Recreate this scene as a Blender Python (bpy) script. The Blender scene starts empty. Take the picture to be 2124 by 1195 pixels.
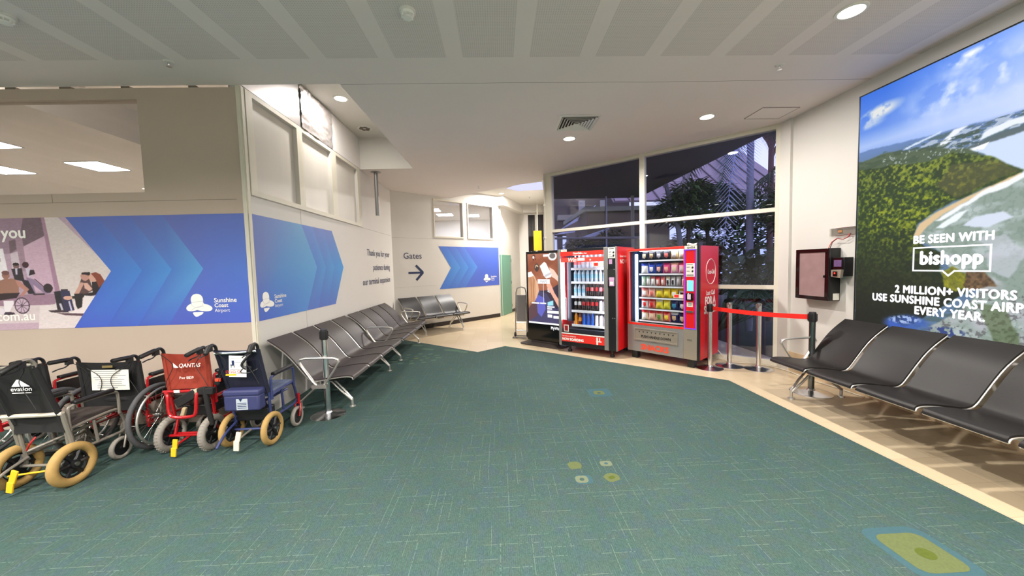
import bpy, math, random
import numpy as np
from mathutils import Vector, Matrix

# ------------------------------------------------------------------ camera
S = bpy.context.scene
COL = S.collection
IW = 2124.0
cam_d = bpy.data.cameras.new('camera'); cam = bpy.data.objects.new('camera', cam_d); COL.objects.link(cam)
cam_d.sensor_width = 36.0; cam_d.lens = 756.27 / IW * 36.0; cam_d.clip_start = 0.02; cam_d.clip_end = 300
_r = Vector((0.99895927, -0.03650249, -0.02734842)); _u = Vector((0.02944705, 0.05825098, 0.99786757)); _f = Vector((0.03483158, 0.9976344, -0.05926525))
_m = Matrix((( _r.x, _u.x, -_f.x, 0), (_r.y, _u.y, -_f.y, 0), (_r.z, _u.z, -_f.z, 1.6), (0, 0, 0, 1)))
cam.matrix_world = _m
S.camera = cam

# ------------------------------------------------------------------ world (dusk sky outside the windows) and exposure
W = bpy.data.worlds.new('dusk_sky'); S.world = W; W.use_nodes = True
_nt = W.node_tree; _bg = _nt.nodes['Background']
_tc = _nt.nodes.new('ShaderNodeTexCoord'); _nz = _nt.nodes.new('ShaderNodeTexNoise'); _nz.inputs['Scale'].default_value = 2.2
_rp = _nt.nodes.new('ShaderNodeValToRGB')
_rp.color_ramp.elements[0].position = 0.35; _rp.color_ramp.elements[0].color = (0.34, 0.42, 0.85, 1)
_rp.color_ramp.elements[1].position = 0.65; _rp.color_ramp.elements[1].color = (0.75, 0.76, 0.95, 1)
_nt.links.new(_tc.outputs['Generated'], _nz.inputs['Vector']); _nt.links.new(_nz.outputs['Fac'], _rp.inputs['Fac'])
_nt.links.new(_rp.outputs['Color'], _bg.inputs['Color']); _bg.inputs['Strength'].default_value = 1.25
S.view_settings.view_transform = 'Standard'; S.view_settings.look = 'None'
S.view_settings.exposure = 0.58; S.view_settings.gamma = 1.0; S.view_settings.use_curve_mapping = False
S.cycles.use_denoising = True
S.cycles.max_bounces = 10; S.cycles.transparent_max_bounces = 24; S.cycles.sample_clamp_indirect = 6.0
S.cycles.caustics_reflective = False; S.cycles.caustics_refractive = False

DOWN_W = 46.0        # watts of one downlight
WARM = (1.0, 0.95, 0.895)

# ------------------------------------------------------------------ plan of the place (metres, camera at x=0 y=0 z=1.6)
XC, YL, XR, YW, YG, H = -2.63, 3.995, 4.162, 5.275, 9.207, 3.554
AG, AW = 0.7405, 0.7206
G0 = Vector((XC, YG, 0)); GD = Vector((math.cos(AG), math.sin(AG), 0))
W0 = Vector((XR, YW, 0)); WD = Vector((-math.cos(AW), math.sin(AW), 0))
RX, RY, RZ = -1.605, 7.29, 4.15
GE = 3.57
random.seed(5)

# ------------------------------------------------------------------ helpers
def lin(c):
    o = []
    for v in c[:3]:
        v = v / 255.0
        o.append(v / 12.92 if v <= 0.04045 else ((v + 0.055) / 1.055) ** 2.4)
    return (o[0], o[1], o[2], 1.0)

def basis(o, x, y, z):
    o, x, y, z = Vector(o), Vector(x), Vector(y), Vector(z)
    return Matrix(((x.x, y.x, z.x, o.x), (x.y, y.y, z.y, o.y), (x.z, y.z, z.z, o.z), (0, 0, 0, 1)))

def frame_between(p, q):
    d = (Vector(q) - Vector(p)); L = d.length; d.normalize()
    a = Vector((0, 0, 1)) if abs(d.z) < 0.9 else Vector((1, 0, 0))
    x = a.cross(d).normalized(); y = d.cross(x)
    return basis(p, x, y, d), L

class MB:
    def __init__(s): s.v = []; s.f = []; s.m = []; s.c = []
    def add(s, vs, fs, m=0, M=None, c=None):
        b = len(s.v)
        for p in vs:
            p = Vector(p)
            if M is not None: p = M @ p
            s.v.append((p.x, p.y, p.z))
        for f in fs:
            s.f.append(tuple(b + i for i in f)); s.m.append(m)
            if c is not None: s.c.append(c)
        return s
    def box(s, c, d, m=0, M=None, rot=None):
        hx, hy, hz = d[0] / 2, d[1] / 2, d[2] / 2
        R = Matrix.Translation(Vector(c))
        if rot is not None: R = R @ rot.to_4x4()
        if M is not None: R = M @ R
        vs = [(x, y, z) for x in (-hx, hx) for y in (-hy, hy) for z in (-hz, hz)]
        return s.add(vs, [(0, 1, 3, 2), (4, 6, 7, 5), (0, 4, 5, 1), (2, 3, 7, 6), (0, 2, 6, 4), (1, 5, 7, 3)], m, R)
    def span(s, a, b, m=0, M=None):
        return s.box([(a[i] + b[i]) / 2 for i in range(3)], [abs(b[i] - a[i]) for i in range(3)], m, M)
    def tube(s, pts, r, n=8, m=0, M=None, closed=False, sx=1.0):
        P = [Vector(p) for p in pts]; k = len(P)
        T = []
        for i in range(k):
            if closed: t = P[(i + 1) % k] - P[i - 1]
            else: t = P[min(i + 1, k - 1)] - P[max(i - 1, 0)]
            T.append(t.normalized())
        up = Vector((0, 0, 1)) if abs(T[0].z) < 0.9 else Vector((1, 0, 0))
        N = T[0].cross(up).normalized(); vs = []
        for i in range(k):
            if i:
                N = (N - T[i] * N.dot(T[i]))
                if N.length < 1e-6: N = T[i].orthogonal()
                N.normalize()
            B = T[i].cross(N)
            rr = r[i] if isinstance(r, (list, tuple)) else r
            for j in range(n):
                a = 2 * math.pi * j / n
                vs.append(P[i] + N * (math.cos(a) * rr * sx) + B * (math.sin(a) * rr))
        fs = []
        for i in range(k if closed else k - 1):
            i2 = (i + 1) % k
            for j in range(n):
                j2 = (j + 1) % n
                fs.append((i * n + j, i * n + j2, i2 * n + j2, i2 * n + j))
        if not closed:
            fs.append(tuple(range(n))[::-1]); fs.append(tuple((k - 1) * n + j for j in range(n)))
        return s.add(vs, fs, m, M)
    def lathe(s, prof, n=16, m=0, M=None):
        vs = []; k = len(prof)
        for (r, z) in prof:
            for j in range(n):
                a = 2 * math.pi * j / n
                vs.append((r * math.cos(a), r * math.sin(a), z))
        fs = []
        for i in range(k - 1):
            mi = m[i] if isinstance(m, (list, tuple)) else m
            b = [tuple((i * n + j, i * n + (j + 1) % n, (i + 1) * n + (j + 1) % n, (i + 1) * n + j)) for j in range(n)]
            fs += [(f, mi) for f in b]
        m0 = m[0] if isinstance(m, (list, tuple)) else m; m1 = m[-1] if isinstance(m, (list, tuple)) else m
        fs.append((tuple(range(n))[::-1], m0)); fs.append((tuple((k - 1) * n + j for j in range(n)), m1))
        b = len(s.v)
        for p in vs:
            p = Vector(p)
            if M is not None: p = M @ p
            s.v.append((p.x, p.y, p.z))
        for f, mi in fs: s.f.append(tuple(b + i for i in f)); s.m.append(mi)
        return s
    def torus(s, c, R, r, axis='x', n=32, k=10, m=0, M=None, sx=1.0):
        pts = []
        for i in range(n):
            a = 2 * math.pi * i / n
            ca, sa = R * math.cos(a), R * math.sin(a)
            p = {'x': (0, ca, sa), 'y': (ca, 0, sa), 'z': (ca, sa, 0)}[axis]
            pts.append((c[0] + p[0], c[1] + p[1], c[2] + p[2]))
        return s.tube(pts, r, k, m, M, closed=True, sx=sx)
    def rod(s, p, q, r, n=8, m=0, M=None): return s.tube([p, q], r, n, m, M)
    def plate(s, poly, t, M=None, m=0):
        # polygon in local xy, from z=0 to z=t
        k = len(poly); a = sum(poly[i][0] * poly[(i + 1) % k][1] - poly[(i + 1) % k][0] * poly[i][1] for i in range(k))
        if a < 0: poly = poly[::-1]
        vs = [(x, y, 0) for x, y in poly] + [(x, y, t) for x, y in poly]
        fs = [tuple(range(k))[::-1], tuple(range(k, 2 * k))] + [(i, (i + 1) % k, k + (i + 1) % k, k + i) for i in range(k)]
        return s.add(vs, fs, m, M)
    def text(s, txt, size, M, align='LEFT', bold=0.0, ext=0.0008, m=0, sx=1.0, shear=0.0, space=1.0):
        cu = bpy.data.curves.new('lettering', 'FONT'); cu.body = txt; cu.size = size; cu.align_x = align
        cu.extrude = ext; cu.shear = shear; cu.space_character = space; cu.resolution_u = 3
        o = bpy.data.objects.new('lettering', cu)
        me = bpy.data.meshes.new_from_object(o)
        vs = [(v.co.x * sx, v.co.y, v.co.z + ext) for v in me.vertices]; fs = [tuple(p.vertices) for p in me.polygons]
        cps = [(0, 0)] if bold <= 0 else [(0, 0), (bold, 0), (-bold, 0), (0, bold), (0, -bold)] + ([(bold / 2, bold / 2), (-bold / 2, bold / 2)] if bold > 0.003 else [])
        for i, (dx, dy) in enumerate(cps): s.add([(x + dx, y + dy, z + 0.00004 * i) for x, y, z in vs], fs, m, M)
        bpy.data.objects.remove(o); bpy.data.curves.remove(cu); bpy.data.meshes.remove(me)
        return s
    def build(s, name, mats, parent=None, bevel=0.0, smooth=True, loc=None, rz=0.0, seg=2):
        me = bpy.data.meshes.new(name); me.from_pydata(s.v, [], s.f)
        if not isinstance(mats, (list, tuple)): mats = [mats]
        for q in mats: me.materials.append(q)
        me.polygons.foreach_set('material_index', s.m)
        if s.c and len(s.c) == len(s.f):
            at = me.color_attributes.new('print', 'FLOAT_COLOR', 'CORNER')
            arr = []
            for f, c in zip(me.polygons, s.c):
                for i in range(len(f.vertices)):
                    cc = c[i] if isinstance(c[0], (tuple, list)) else c
                    arr += list(cc)
            at.data.foreach_set('color', arr)
        me.update()
        if smooth:
            me.shade_smooth()
            try: me.set_sharp_from_angle(angle=math.radians(38))
            except Exception: pass
        o = bpy.data.objects.new(name, me); COL.objects.link(o)
        if parent is not None: o.parent = parent
        if loc is not None: o.location = loc
        o.rotation_euler = (0, 0, rz)
        if bevel > 0:
            b = o.modifiers.new('bevel', 'BEVEL'); b.width = bevel; b.segments = seg; b.limit_method = 'ANGLE'; b.angle_limit = math.radians(40)
        return o

def tag(o, label=None, cat=None, group=None, kind=None):
    if label: o['label'] = label
    if cat: o['category'] = cat
    if group: o['group'] = group
    if kind: o['kind'] = kind
    return o
def empty(name, loc=(0, 0, 0), rz=0.0, label=None, cat=None, group=None):
    o = bpy.data.objects.new(name, None); COL.objects.link(o); o.location = loc; o.rotation_euler = (0, 0, rz); o.empty_display_size = 0.1
    return tag(o, label, cat, group)
def struct(o): o['kind'] = 'structure'; return o
def kids(o): return [c for c in COL.objects if c.parent == o]
def copy_tree(o, parent=None):
    c = o.copy(); COL.objects.link(c)
    if parent is not None: c.parent = parent
    for ch in list(o.children): copy_tree(ch, c)
    return c

# ------------------------------------------------------------------ materials
def mat(name, col, rough=0.5, metal=0.0, var=0.06, scale=18.0, bump=0.0, spec=0.5, stretch=None, emit=None, coat=0.0):
    m = bpy.data.materials.new(name); m.use_nodes = True; nt = m.node_tree; b = nt.nodes['Principled BSDF']
    b.inputs['Roughness'].default_value = rough; b.inputs['Metallic'].default_value = metal; b.inputs['Specular IOR Level'].default_value = spec
    b.inputs['Coat Weight'].default_value = coat
    c = lin(col)
    tc = nt.nodes.new('ShaderNodeTexCoord'); nz = nt.nodes.new('ShaderNodeTexNoise'); nz.inputs['Scale'].default_value = scale; nz.inputs['Detail'].default_value = 3
    if stretch:
        mp = nt.nodes.new('ShaderNodeMapping'); mp.inputs['Scale'].default_value = stretch
        nt.links.new(tc.outputs['Object'], mp.inputs['Vector']); nt.links.new(mp.outputs['Vector'], nz.inputs['Vector'])
    else: nt.links.new(tc.outputs['Object'], nz.inputs['Vector'])
    mx = nt.nodes.new('ShaderNodeMix'); mx.data_type = 'RGBA'
    mx.inputs[6].default_value = tuple(min(1, v * (1 - var)) for v in c[:3]) + (1,)
    mx.inputs[7].default_value = tuple(min(1, v * (1 + var)) for v in c[:3]) + (1,)
    nt.links.new(nz.outputs['Fac'], mx.inputs[0]); nt.links.new(mx.outputs[2], b.inputs['Base Color'])
    if bump:
        bp = nt.nodes.new('ShaderNodeBump'); bp.inputs['Strength'].default_value = bump; bp.inputs['Distance'].default_value = 0.004
        nt.links.new(nz.outputs['Fac'], bp.inputs['Height']); nt.links.new(bp.outputs['Normal'], b.inputs['Normal'])
    if emit:
        nt.links.new(mx.outputs[2], b.inputs['Emission Color']); b.inputs['Emission Strength'].default_value = emit
    return m

def emit_mat(name, col, strength):
    m = bpy.data.materials.new(name); m.use_nodes = True; nt = m.node_tree
    for n in list(nt.nodes):
        if n.type == 'BSDF_PRINCIPLED': nt.nodes.remove(n)
    e = nt.nodes.new('ShaderNodeEmission'); e.inputs['Color'].default_value = lin(col); e.inputs['Strength'].default_value = strength
    nt.links.new(e.outputs[0], nt.nodes['Material Output'].inputs[0]); return m

def print_mat(name, emit=0.0, rough=0.45, spec=0.4):
    # printed sheet: colour comes from the artwork stored on the mesh
    m = bpy.data.materials.new(name); m.use_nodes = True; nt = m.node_tree; b = nt.nodes['Principled BSDF']
    a = nt.nodes.new('ShaderNodeVertexColor'); a.layer_name = 'print'
    b.inputs['Roughness'].default_value = rough; b.inputs['Specular IOR Level'].default_value = spec
    nt.links.new(a.outputs['Color'], b.inputs['Base Color'])
    if emit:
        nt.links.new(a.outputs['Color'], b.inputs['Emission Color']); b.inputs['Emission Strength'].default_value = emit
        b.inputs['Base Color'].default_value = (0.02, 0.02, 0.02, 1); nt.links.remove(b.inputs['Base Color'].links[0])
    return m

def glass_mat(name, tint=(0.9, 0.93, 0.95), refl=0.04, rough=0.0, dark=1.0):
    m = bpy.data.materials.new(name); m.use_nodes = True; nt = m.node_tree
    for n in list(nt.nodes):
        if n.type == 'BSDF_PRINCIPLED': nt.nodes.remove(n)
    t = nt.nodes.new('ShaderNodeBsdfTransparent'); t.inputs['Color'].default_value = (tint[0] * dark, tint[1] * dark, tint[2] * dark, 1)
    g = nt.nodes.new('ShaderNodeBsdfGlossy'); g.inputs['Roughness'].default_value = rough
    fr = nt.nodes.new('ShaderNodeLayerWeight'); fr.inputs['Blend'].default_value = 0.5
    pw = nt.nodes.new('ShaderNodeMath'); pw.operation = 'POWER'; pw.inputs[1].default_value = 5.0; nt.links.new(fr.outputs['Facing'], pw.inputs[0])
    ad = nt.nodes.new('ShaderNodeMath'); ad.operation = 'MULTIPLY_ADD'; ad.inputs[1].default_value = 0.9; ad.inputs[2].default_value = refl; ad.use_clamp = True
    mx = nt.nodes.new('ShaderNodeMixShader')
    nt.links.new(pw.outputs[0], ad.inputs[0]); nt.links.new(ad.outputs[0], mx.inputs[0]); nt.links.new(t.outputs[0], mx.inputs[1]); nt.links.new(g.outputs[0], mx.inputs[2])
    nt.links.new(mx.outputs[0], nt.nodes['Material Output'].inputs[0]); return m

M = {}
M['white_wall'] = mat('white_wall', (212, 208, 202), 0.7, var=0.025, scale=2.5)
M['beige_wall'] = mat('beige_wall', (186, 169, 154), 0.75, var=0.05, scale=2.0, bump=0.05)
M['trim_white'] = mat('trim_white', (214, 208, 192), 0.5, var=0.03, scale=6)
M['panel_gap'] = mat('panel_gap', (120, 108, 96), 0.8)
M['black_plastic'] = mat('black_plastic', (22, 22, 24), 0.4, var=0.1)
M['black_gloss'] = mat('black_gloss', (12, 12, 14), 0.12, var=0.05)
M['chrome'] = mat('chrome', (226, 226, 228), 0.2, 1.0, var=0.03)
M['steel'] = mat('steel', (170, 168, 165), 0.32, 1.0, var=0.05, scale=40, stretch=(1, 1, 0.05))
M['satin_alu'] = mat('satin_alu', (205, 202, 196), 0.35, 0.85, var=0.04)
M['silver_paint'] = mat('silver_paint', (138, 136, 134), 0.45, 0.3, var=0.05)
M['champagne'] = mat('champagne', (156, 146, 132), 0.4, 0.4, var=0.04)
M['red_panel'] = mat('red_panel', (214, 22, 26), 0.35, var=0.03)
M['red_print'] = mat('red_print', (232, 50, 40), 0.4, var=0.03)
M['red_belt'] = mat('red_belt', (228, 30, 18), 0.6, var=0.05, scale=120)
M['vinyl'] = mat('vinyl', (54, 47, 46), 0.45, var=0.08, scale=160, bump=0.12, spec=0.4)
M['vinyl_black'] = mat('vinyl_black', (25, 22, 21), 0.42, var=0.1, scale=160, bump=0.12, spec=0.35)
M['rubber_seal'] = mat('rubber_seal', (28, 26, 25), 0.6)
M['white_print'] = mat('white_print', (240, 238, 232), 0.5, var=0.01)
M['navy_print'] = mat('navy_print', (26, 44, 84), 0.5, var=0.02)
M['black_print'] = mat('black_print', (30, 26, 24), 0.5, var=0.02)
M['orange_print'] = mat('orange_print', (226, 70, 40), 0.5, var=0.02)
M['paper'] = mat('paper', (226, 222, 210), 0.7, var=0.03)
M['dark_skirting'] = mat('dark_skirting', (34, 26, 26), 0.5)
M['glass_clear'] = glass_mat('glass_clear', (0.96, 0.97, 0.98), 0.02)
M['glass_dusk'] = glass_mat('glass_dusk', (0.86, 0.87, 0.94), 0.04)
M['print'] = print_mat('printed_vinyl')
M['lamp_lens'] = emit_mat('lamp_lens', (255, 246, 226), 14.0)
M['white_trim_ring'] = mat('white_trim_ring', (225, 222, 214), 0.4)

def value_noise(u, v, fu, fv, seed):
    rng = np.random.RandomState(seed); g = rng.rand(int(fv) + 3, int(fu) + 3)
    x = np.clip(u * fu, 0, fu + .999); y = np.clip(v * fv, 0, fv + .999)
    xi = x.astype(int); yi = y.astype(int); a = x - xi; b = y - yi; a = a * a * (3 - 2 * a); b = b * b * (3 - 2 * b)
    return (g[yi, xi] * (1 - a) + g[yi, xi + 1] * a) * (1 - b) + (g[yi + 1, xi] * (1 - a) + g[yi + 1, xi + 1] * a) * b
def fbm(u, v, f, seed, o=4, asp=1.0):
    t = 0; w = 0
    for i in range(o): t = t + value_noise(u, v, f * 2 ** i, f * asp * 2 ** i, seed + i) * .5 ** i; w += .5 ** i
    return t / w
class Art:
    """artwork of a printed or lit sheet: u to the right, v upwards, both 0..1"""
    def __init__(s, nx, ny, asp):
        s.nx, s.ny, s.asp, s.aa = nx, ny, asp, True
        s.u, s.v = np.meshgrid(np.linspace(0, 1, nx), np.linspace(0, 1, ny)); s.c = np.zeros((ny, nx, 3))
    def put(s, mask, col):
        mask = np.clip(mask.astype(float), 0, 1)[..., None]
        col = np.array(col, float) if not isinstance(col, np.ndarray) else col
        s.c = s.c * (1 - mask) + col * mask
    def poly(s, pts, wob=0, seed=1):
        if not wob and s.aa:
            s.aa = False; e, f = .3 / s.nx, .3 / s.ny; u0, v0 = s.u, s.v; t = 0
            for dx, dy in ((-e, -f), (e, -f), (-e, f), (e, f)): s.u, s.v = u0 + dx, v0 + dy; t = t + s.poly(pts).astype(float) / 4
            s.u, s.v = u0, v0; s.aa = True; return t
        if wob and s.aa:
            s.aa = False; t = s.poly(pts, wob, seed).astype(float); s.aa = True
            for _ in range(2): t = (t + np.roll(t, 1, 0) + np.roll(t, -1, 0) + np.roll(t, 1, 1) + np.roll(t, -1, 1)) / 5
            return t
        x, y = s.u, s.v
        if wob: x = x + (fbm(s.u, s.v, 14, seed, 3) - .5) * wob; y = y + (fbm(s.u, s.v, 14, seed + 9, 3) - .5) * wob
        ins = np.zeros(x.shape, bool); k = len(pts)
        for i in range(k):
            x0, y0 = pts[i]; x1, y1 = pts[(i + 1) % k]
            if y0 == y1: continue
            ins ^= ((y0 > y) != (y1 > y)) & (x < (x1 - x0) * (y - y0) / (y1 - y0) + x0)
        return ins
    def ell(s, cx, cy, rx, ry, rot=0, soft=0):
        dx, dy = s.u - cx, (s.v - cy) * s.asp
        c, n = math.cos(rot), math.sin(rot); a = (dx * c + dy * n) / rx; b = (-dx * n + dy * c) / (ry * s.asp)
        d = np.sqrt(a * a + b * b)
        return (d < 1) if not soft else np.clip((1 - d) / soft, 0, 1)
    def rect(s, a, b, c, d): return (s.u > a) & (s.u < c) & (s.v > b) & (s.v < d)
    def line(s, p, q, w):
        p = np.array(p, float); q = np.array(q, float); d = q - p; A = s.asp
        t = np.clip(((s.u - p[0]) * d[0] + (s.v - p[1]) * A * A * d[1]) / (d[0] ** 2 + (A * d[1]) ** 2 + 1e-12), 0, 1)
        return np.hypot(s.u - p[0] - t * d[0], (s.v - p[1] - t * d[1]) * A) < w
    def sheet(s, name, Mx, w, h, m, parent=None, clip=None, back=0.0):
        """grid of w x h metres in the local xy of Mx, facing local +z"""
        ny, nx = s.ny, s.nx
        X = (s.u * w).ravel(); Y = (s.v * h).ravel()
        vs = [tuple(Mx @ Vector((x, y, 0))) for x, y in zip(X.tolist(), Y.tolist())]
        idx = np.arange(nx * ny).reshape(ny, nx)
        q = np.stack([idx[:-1, :-1], idx[:-1, 1:], idx[1:, 1:], idx[1:, :-1]], -1).reshape(-1, 4)
        if clip is not None:
            k = clip(s.u, s.v).ravel(); q = q[k[q].all(1)]
        me = bpy.data.meshes.new(name); me.from_pydata(vs, [], q.tolist()); me.materials.append(m)
        c = np.clip(s.c, 0, 255) / 255.0; c = np.where(c <= .04045, c / 12.92, ((c + .055) / 1.055) ** 2.4)
        a = np.ones((nx * ny, 4), np.float32); a[:, :3] = c.reshape(-1, 3)
        at = me.color_attributes.new('print', 'FLOAT_COLOR', 'POINT'); at.data.foreach_set('color', a.ravel())
        me.update(); o = bpy.data.objects.new(name, me); COL.objects.link(o)
        if parent is not None: o.parent = parent
        return o
# ------------------------------------------------------------------ node helper for floor and ceiling finishes
class NG:
    def __init__(s, name, rough=0.8, spec=0.3):
        s.m = bpy.data.materials.new(name); s.m.use_nodes = True; s.nt = s.m.node_tree; s.b = s.nt.nodes['Principled BSDF']
        s.b.inputs['Roughness'].default_value = rough; s.b.inputs['Specular IOR Level'].default_value = spec
        tc = s.nt.nodes.new('ShaderNodeTexCoord'); sp = s.nt.nodes.new('ShaderNodeSeparateXYZ'); s.P = tc.outputs['Object']
        s.nt.links.new(s.P, sp.inputs[0]); s.x, s.y, s.z = sp.outputs
    def n(s, op, *a):
        q = s.nt.nodes.new('ShaderNodeMath'); q.operation = op
        for i, v in enumerate(a):
            if isinstance(v, (int, float)): q.inputs[i].default_value = v
            else: s.nt.links.new(v, q.inputs[i])
        return q.outputs[0]
    def vec(s, x, y, z=0.0):
        q = s.nt.nodes.new('ShaderNodeCombineXYZ')
        for i, v in enumerate((x, y, z)):
            if isinstance(v, (int, float)): q.inputs[i].default_value = v
            else: s.nt.links.new(v, q.inputs[i])
        return q.outputs[0]
    def white(s, v):
        q = s.nt.nodes.new('ShaderNodeTexWhiteNoise'); q.noise_dimensions = '3D'; s.nt.links.new(v, q.inputs['Vector']); return q.outputs['Value']
    def noise(s, v, sc, det=3):
        q = s.nt.nodes.new('ShaderNodeTexNoise'); q.inputs['Scale'].default_value = sc; q.inputs['Detail'].default_value = det
        s.nt.links.new(v, q.inputs['Vector']); return q.outputs['Fac']
    def mix(s, f, a, b):
        q = s.nt.nodes.new('ShaderNodeMix'); q.data_type = 'RGBA'
        if isinstance(f, (int, float)): q.inputs[0].default_value = f
        else: s.nt.links.new(f, q.inputs[0])
        for i, v in ((6, a), (7, b)):
            if isinstance(v, tuple): q.inputs[i].default_value = v
            else: s.nt.links.new(v, q.inputs[i])
        return q.outputs[2]
    def out(s, col, height=None, st=0.3, dist=0.003):
        s.nt.links.new(col, s.b.inputs['Base Color'])
        if height is not None:
            bp = s.nt.nodes.new('ShaderNodeBump'); bp.inputs['Strength'].default_value = st; bp.inputs['Distance'].default_value = dist
            s.nt.links.new(height, bp.inputs['Height']); s.nt.links.new(bp.outputs[0], s.b.inputs['Normal'])
        return s.m

def carpet_material():
    g = NG('teal_carpet', 0.95, 0.1)
    def dashes(along, across, pitch, length, keep, width):
        r = g.n('FLOOR', g.n('DIVIDE', across, pitch)); off = g.n('MULTIPLY', g.white(g.vec(r, 3.1, 7.7)), 5.0)
        jit = g.n('MULTIPLY', g.white(g.vec(r, 9.3, 1.7)), 0.7)
        c = g.n('FLOOR', g.n('ADD', g.n('DIVIDE', along, length), off))
        on = g.n('GREATER_THAN', g.white(g.vec(r, c, 2.0)), 1 - keep)
        d = g.n('ABSOLUTE', g.n('SUBTRACT', g.n('FRACT', g.n('DIVIDE', across, pitch)), g.n('ADD', jit, 0.15)))
        return g.n('MULTIPLY', on, g.n('LESS_THAN', d, width / pitch / 2))
    big = g.noise(g.P, 1.3, 4); blo = g.noise(g.P, 5.0, 3)
    fine = g.white(g.vec(g.n('FLOOR', g.n('MULTIPLY', g.x, 170)), g.n('FLOOR', g.n('MULTIPLY', g.y, 110))))
    rib = g.n('FRACT', g.n('MULTIPLY', g.x, 85))
    cell = g.white(g.vec(g.n('FLOOR', g.n('MULTIPLY', g.x, 24)), g.n('FLOOR', g.n('MULTIPLY', g.y, 14)), 4.0)); cel2 = g.white(g.vec(g.n('FLOOR', g.n('MULTIPLY', g.x, 15)), g.n('FLOOR', g.n('MULTIPLY', g.y, 21)), 9.0))
    col = g.mix(g.n('MULTIPLY', g.n('SUBTRACT', big, 0.35), 2.2), lin((60, 82, 77)), lin((68, 89, 83)))
    col = g.mix(g.n('MULTIPLY', g.n('MULTIPLY', cell, cell), 0.55), col, lin((62, 78, 90)))
    col = g.mix(g.n('MULTIPLY', g.n('MULTIPLY', cel2, g.n('SUBTRACT', blo, 0.25)), 0.8), col, lin((80, 82, 68)))
    col = g.mix(g.n('MULTIPLY', fine, 0.45), col, lin((40, 56, 52)))
    col = g.mix(g.n('MULTIPLY', g.n('GREATER_THAN', rib, 0.6), 0.18), col, lin((38, 54, 50)))
    st = g.n('GREATER_THAN', g.white(g.vec(g.n('FLOOR', g.n('MULTIPLY', g.x, 90)), g.n('FLOOR', g.n('MULTIPLY', g.y, 90)), 5.0)), 0.25)
    l = g.n('MULTIPLY', st, g.n('MAXIMUM', dashes(g.x, g.y, 0.062, 0.19, 0.30, 0.0036), dashes(g.y, g.x, 0.055, 0.24, 0.28, 0.0030)))
    col = g.mix(g.n('MULTIPLY', l, 0.27), col, lin((132, 148, 126)))
    return g.out(col, g.n('ADD', rib, fine), 0.25, 0.003)

def tile_material():
    g = NG('cream_tile', 0.28, 0.5)
    T = 0.335
    fx = g.n('FRACT', g.n('ADD', g.n('DIVIDE', g.n('SUBTRACT', g.x, 3.39), T), 40.0)); fy = g.n('FRACT', g.n('ADD', g.n('DIVIDE', g.y, T), 40.0))
    e = g.n('MINIMUM', g.n('MINIMUM', fx, g.n('SUBTRACT', 1.0, fx)), g.n('MINIMUM', fy, g.n('SUBTRACT', 1.0, fy)))
    j = g.n('LESS_THAN', e, 0.006)
    cell = g.white(g.vec(g.n('FLOOR', g.n('DIVIDE', g.n('SUBTRACT', g.x, 3.39), T)), g.n('FLOOR', g.n('DIVIDE', g.y, T))))
    col = g.mix(cell, lin((186, 168, 139)), lin((195, 178, 150)))
    col = g.mix(g.n('MULTIPLY', g.noise(g.P, 9.0, 4), 0.3), col, lin((176, 152, 120)))
    col = g.mix(g.n('MULTIPLY', j, 0.55), col, lin((140, 116, 86)))
    return g.out(col)

def ceiling_material():
    g = NG('plaster_ceiling', 0.85, 0.2)
    p = 0.6225
    fx = g.n('FRACT', g.n('ADD', g.n('DIVIDE', g.n('SUBTRACT', g.x, -0.901), p), 40.0))
    strip = g.n('MULTIPLY', g.n('LESS_THAN', fx, 0.76), g.n('LESS_THAN', g.y, 3.53))
    ax = g.n('SUBTRACT', g.n('FRACT', g.n('MULTIPLY', g.x, 55.0)), 0.5); ay = g.n('SUBTRACT', g.n('FRACT', g.n('MULTIPLY', g.y, 55.0)), 0.5)
    d = g.n('SQRT', g.n('ADD', g.n('MULTIPLY', ax, ax), g.n('MULTIPLY', ay, ay)))
    dot = g.n('MULTIPLY', strip, g.n('LESS_THAN', d, 0.25))
    wob = g.n('MULTIPLY', g.n('SUBTRACT', g.noise(g.P, 1.1, 2), 0.5), 0.05)
    crack = g.n('LESS_THAN', g.n('ABSOLUTE', g.n('SUBTRACT', g.n('ADD', g.y, wob), 4.01)), 0.004)
    crack = g.n('MULTIPLY', crack, g.n('GREATER_THAN', g.x, -1.6))
    col = g.mix(g.noise(g.P, 1.0, 3), lin((230, 221, 217)), lin((236, 228, 224)))
    col = g.mix(g.n('MULTIPLY', strip, 0.15), col, lin((150, 146, 142)))
    col = g.mix(g.n('MULTIPLY', dot, 0.25), col, lin((70, 66, 64)))
    col = g.mix(g.n('MULTIPLY', crack, 0.6), col, lin((80, 76, 72)))
    return g.out(col)

M['carpet'] = carpet_material(); M['tile'] = tile_material(); M['ceiling'] = ceiling_material()
M['plaster'] = mat('plaster', (214, 210, 203), 0.8, var=0.03, scale=2)
M['skirting_tile'] = mat('skirting_tile', (206, 182, 148), 0.35, var=0.06, scale=5)
M['carpet_yellow'] = mat('carpet_yellow', (86, 94, 60), 0.95, var=0.2, scale=90, spec=0.1)
M['carpet_olive'] = mat('carpet_olive', (74, 84, 34), 0.95, var=0.2, scale=60, spec=0.1)
M['carpet_blue'] = mat('carpet_blue', (56, 82, 88), 0.95, var=0.15, scale=90, spec=0.1)
M['carpet_pale'] = mat('carpet_pale', (98, 106, 86), 0.95, var=0.2, scale=90, spec=0.1)
M['carpet_lily'] = mat('carpet_lily', (72, 94, 80), 0.95, var=0.15, scale=60, spec=0.1)

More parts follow.
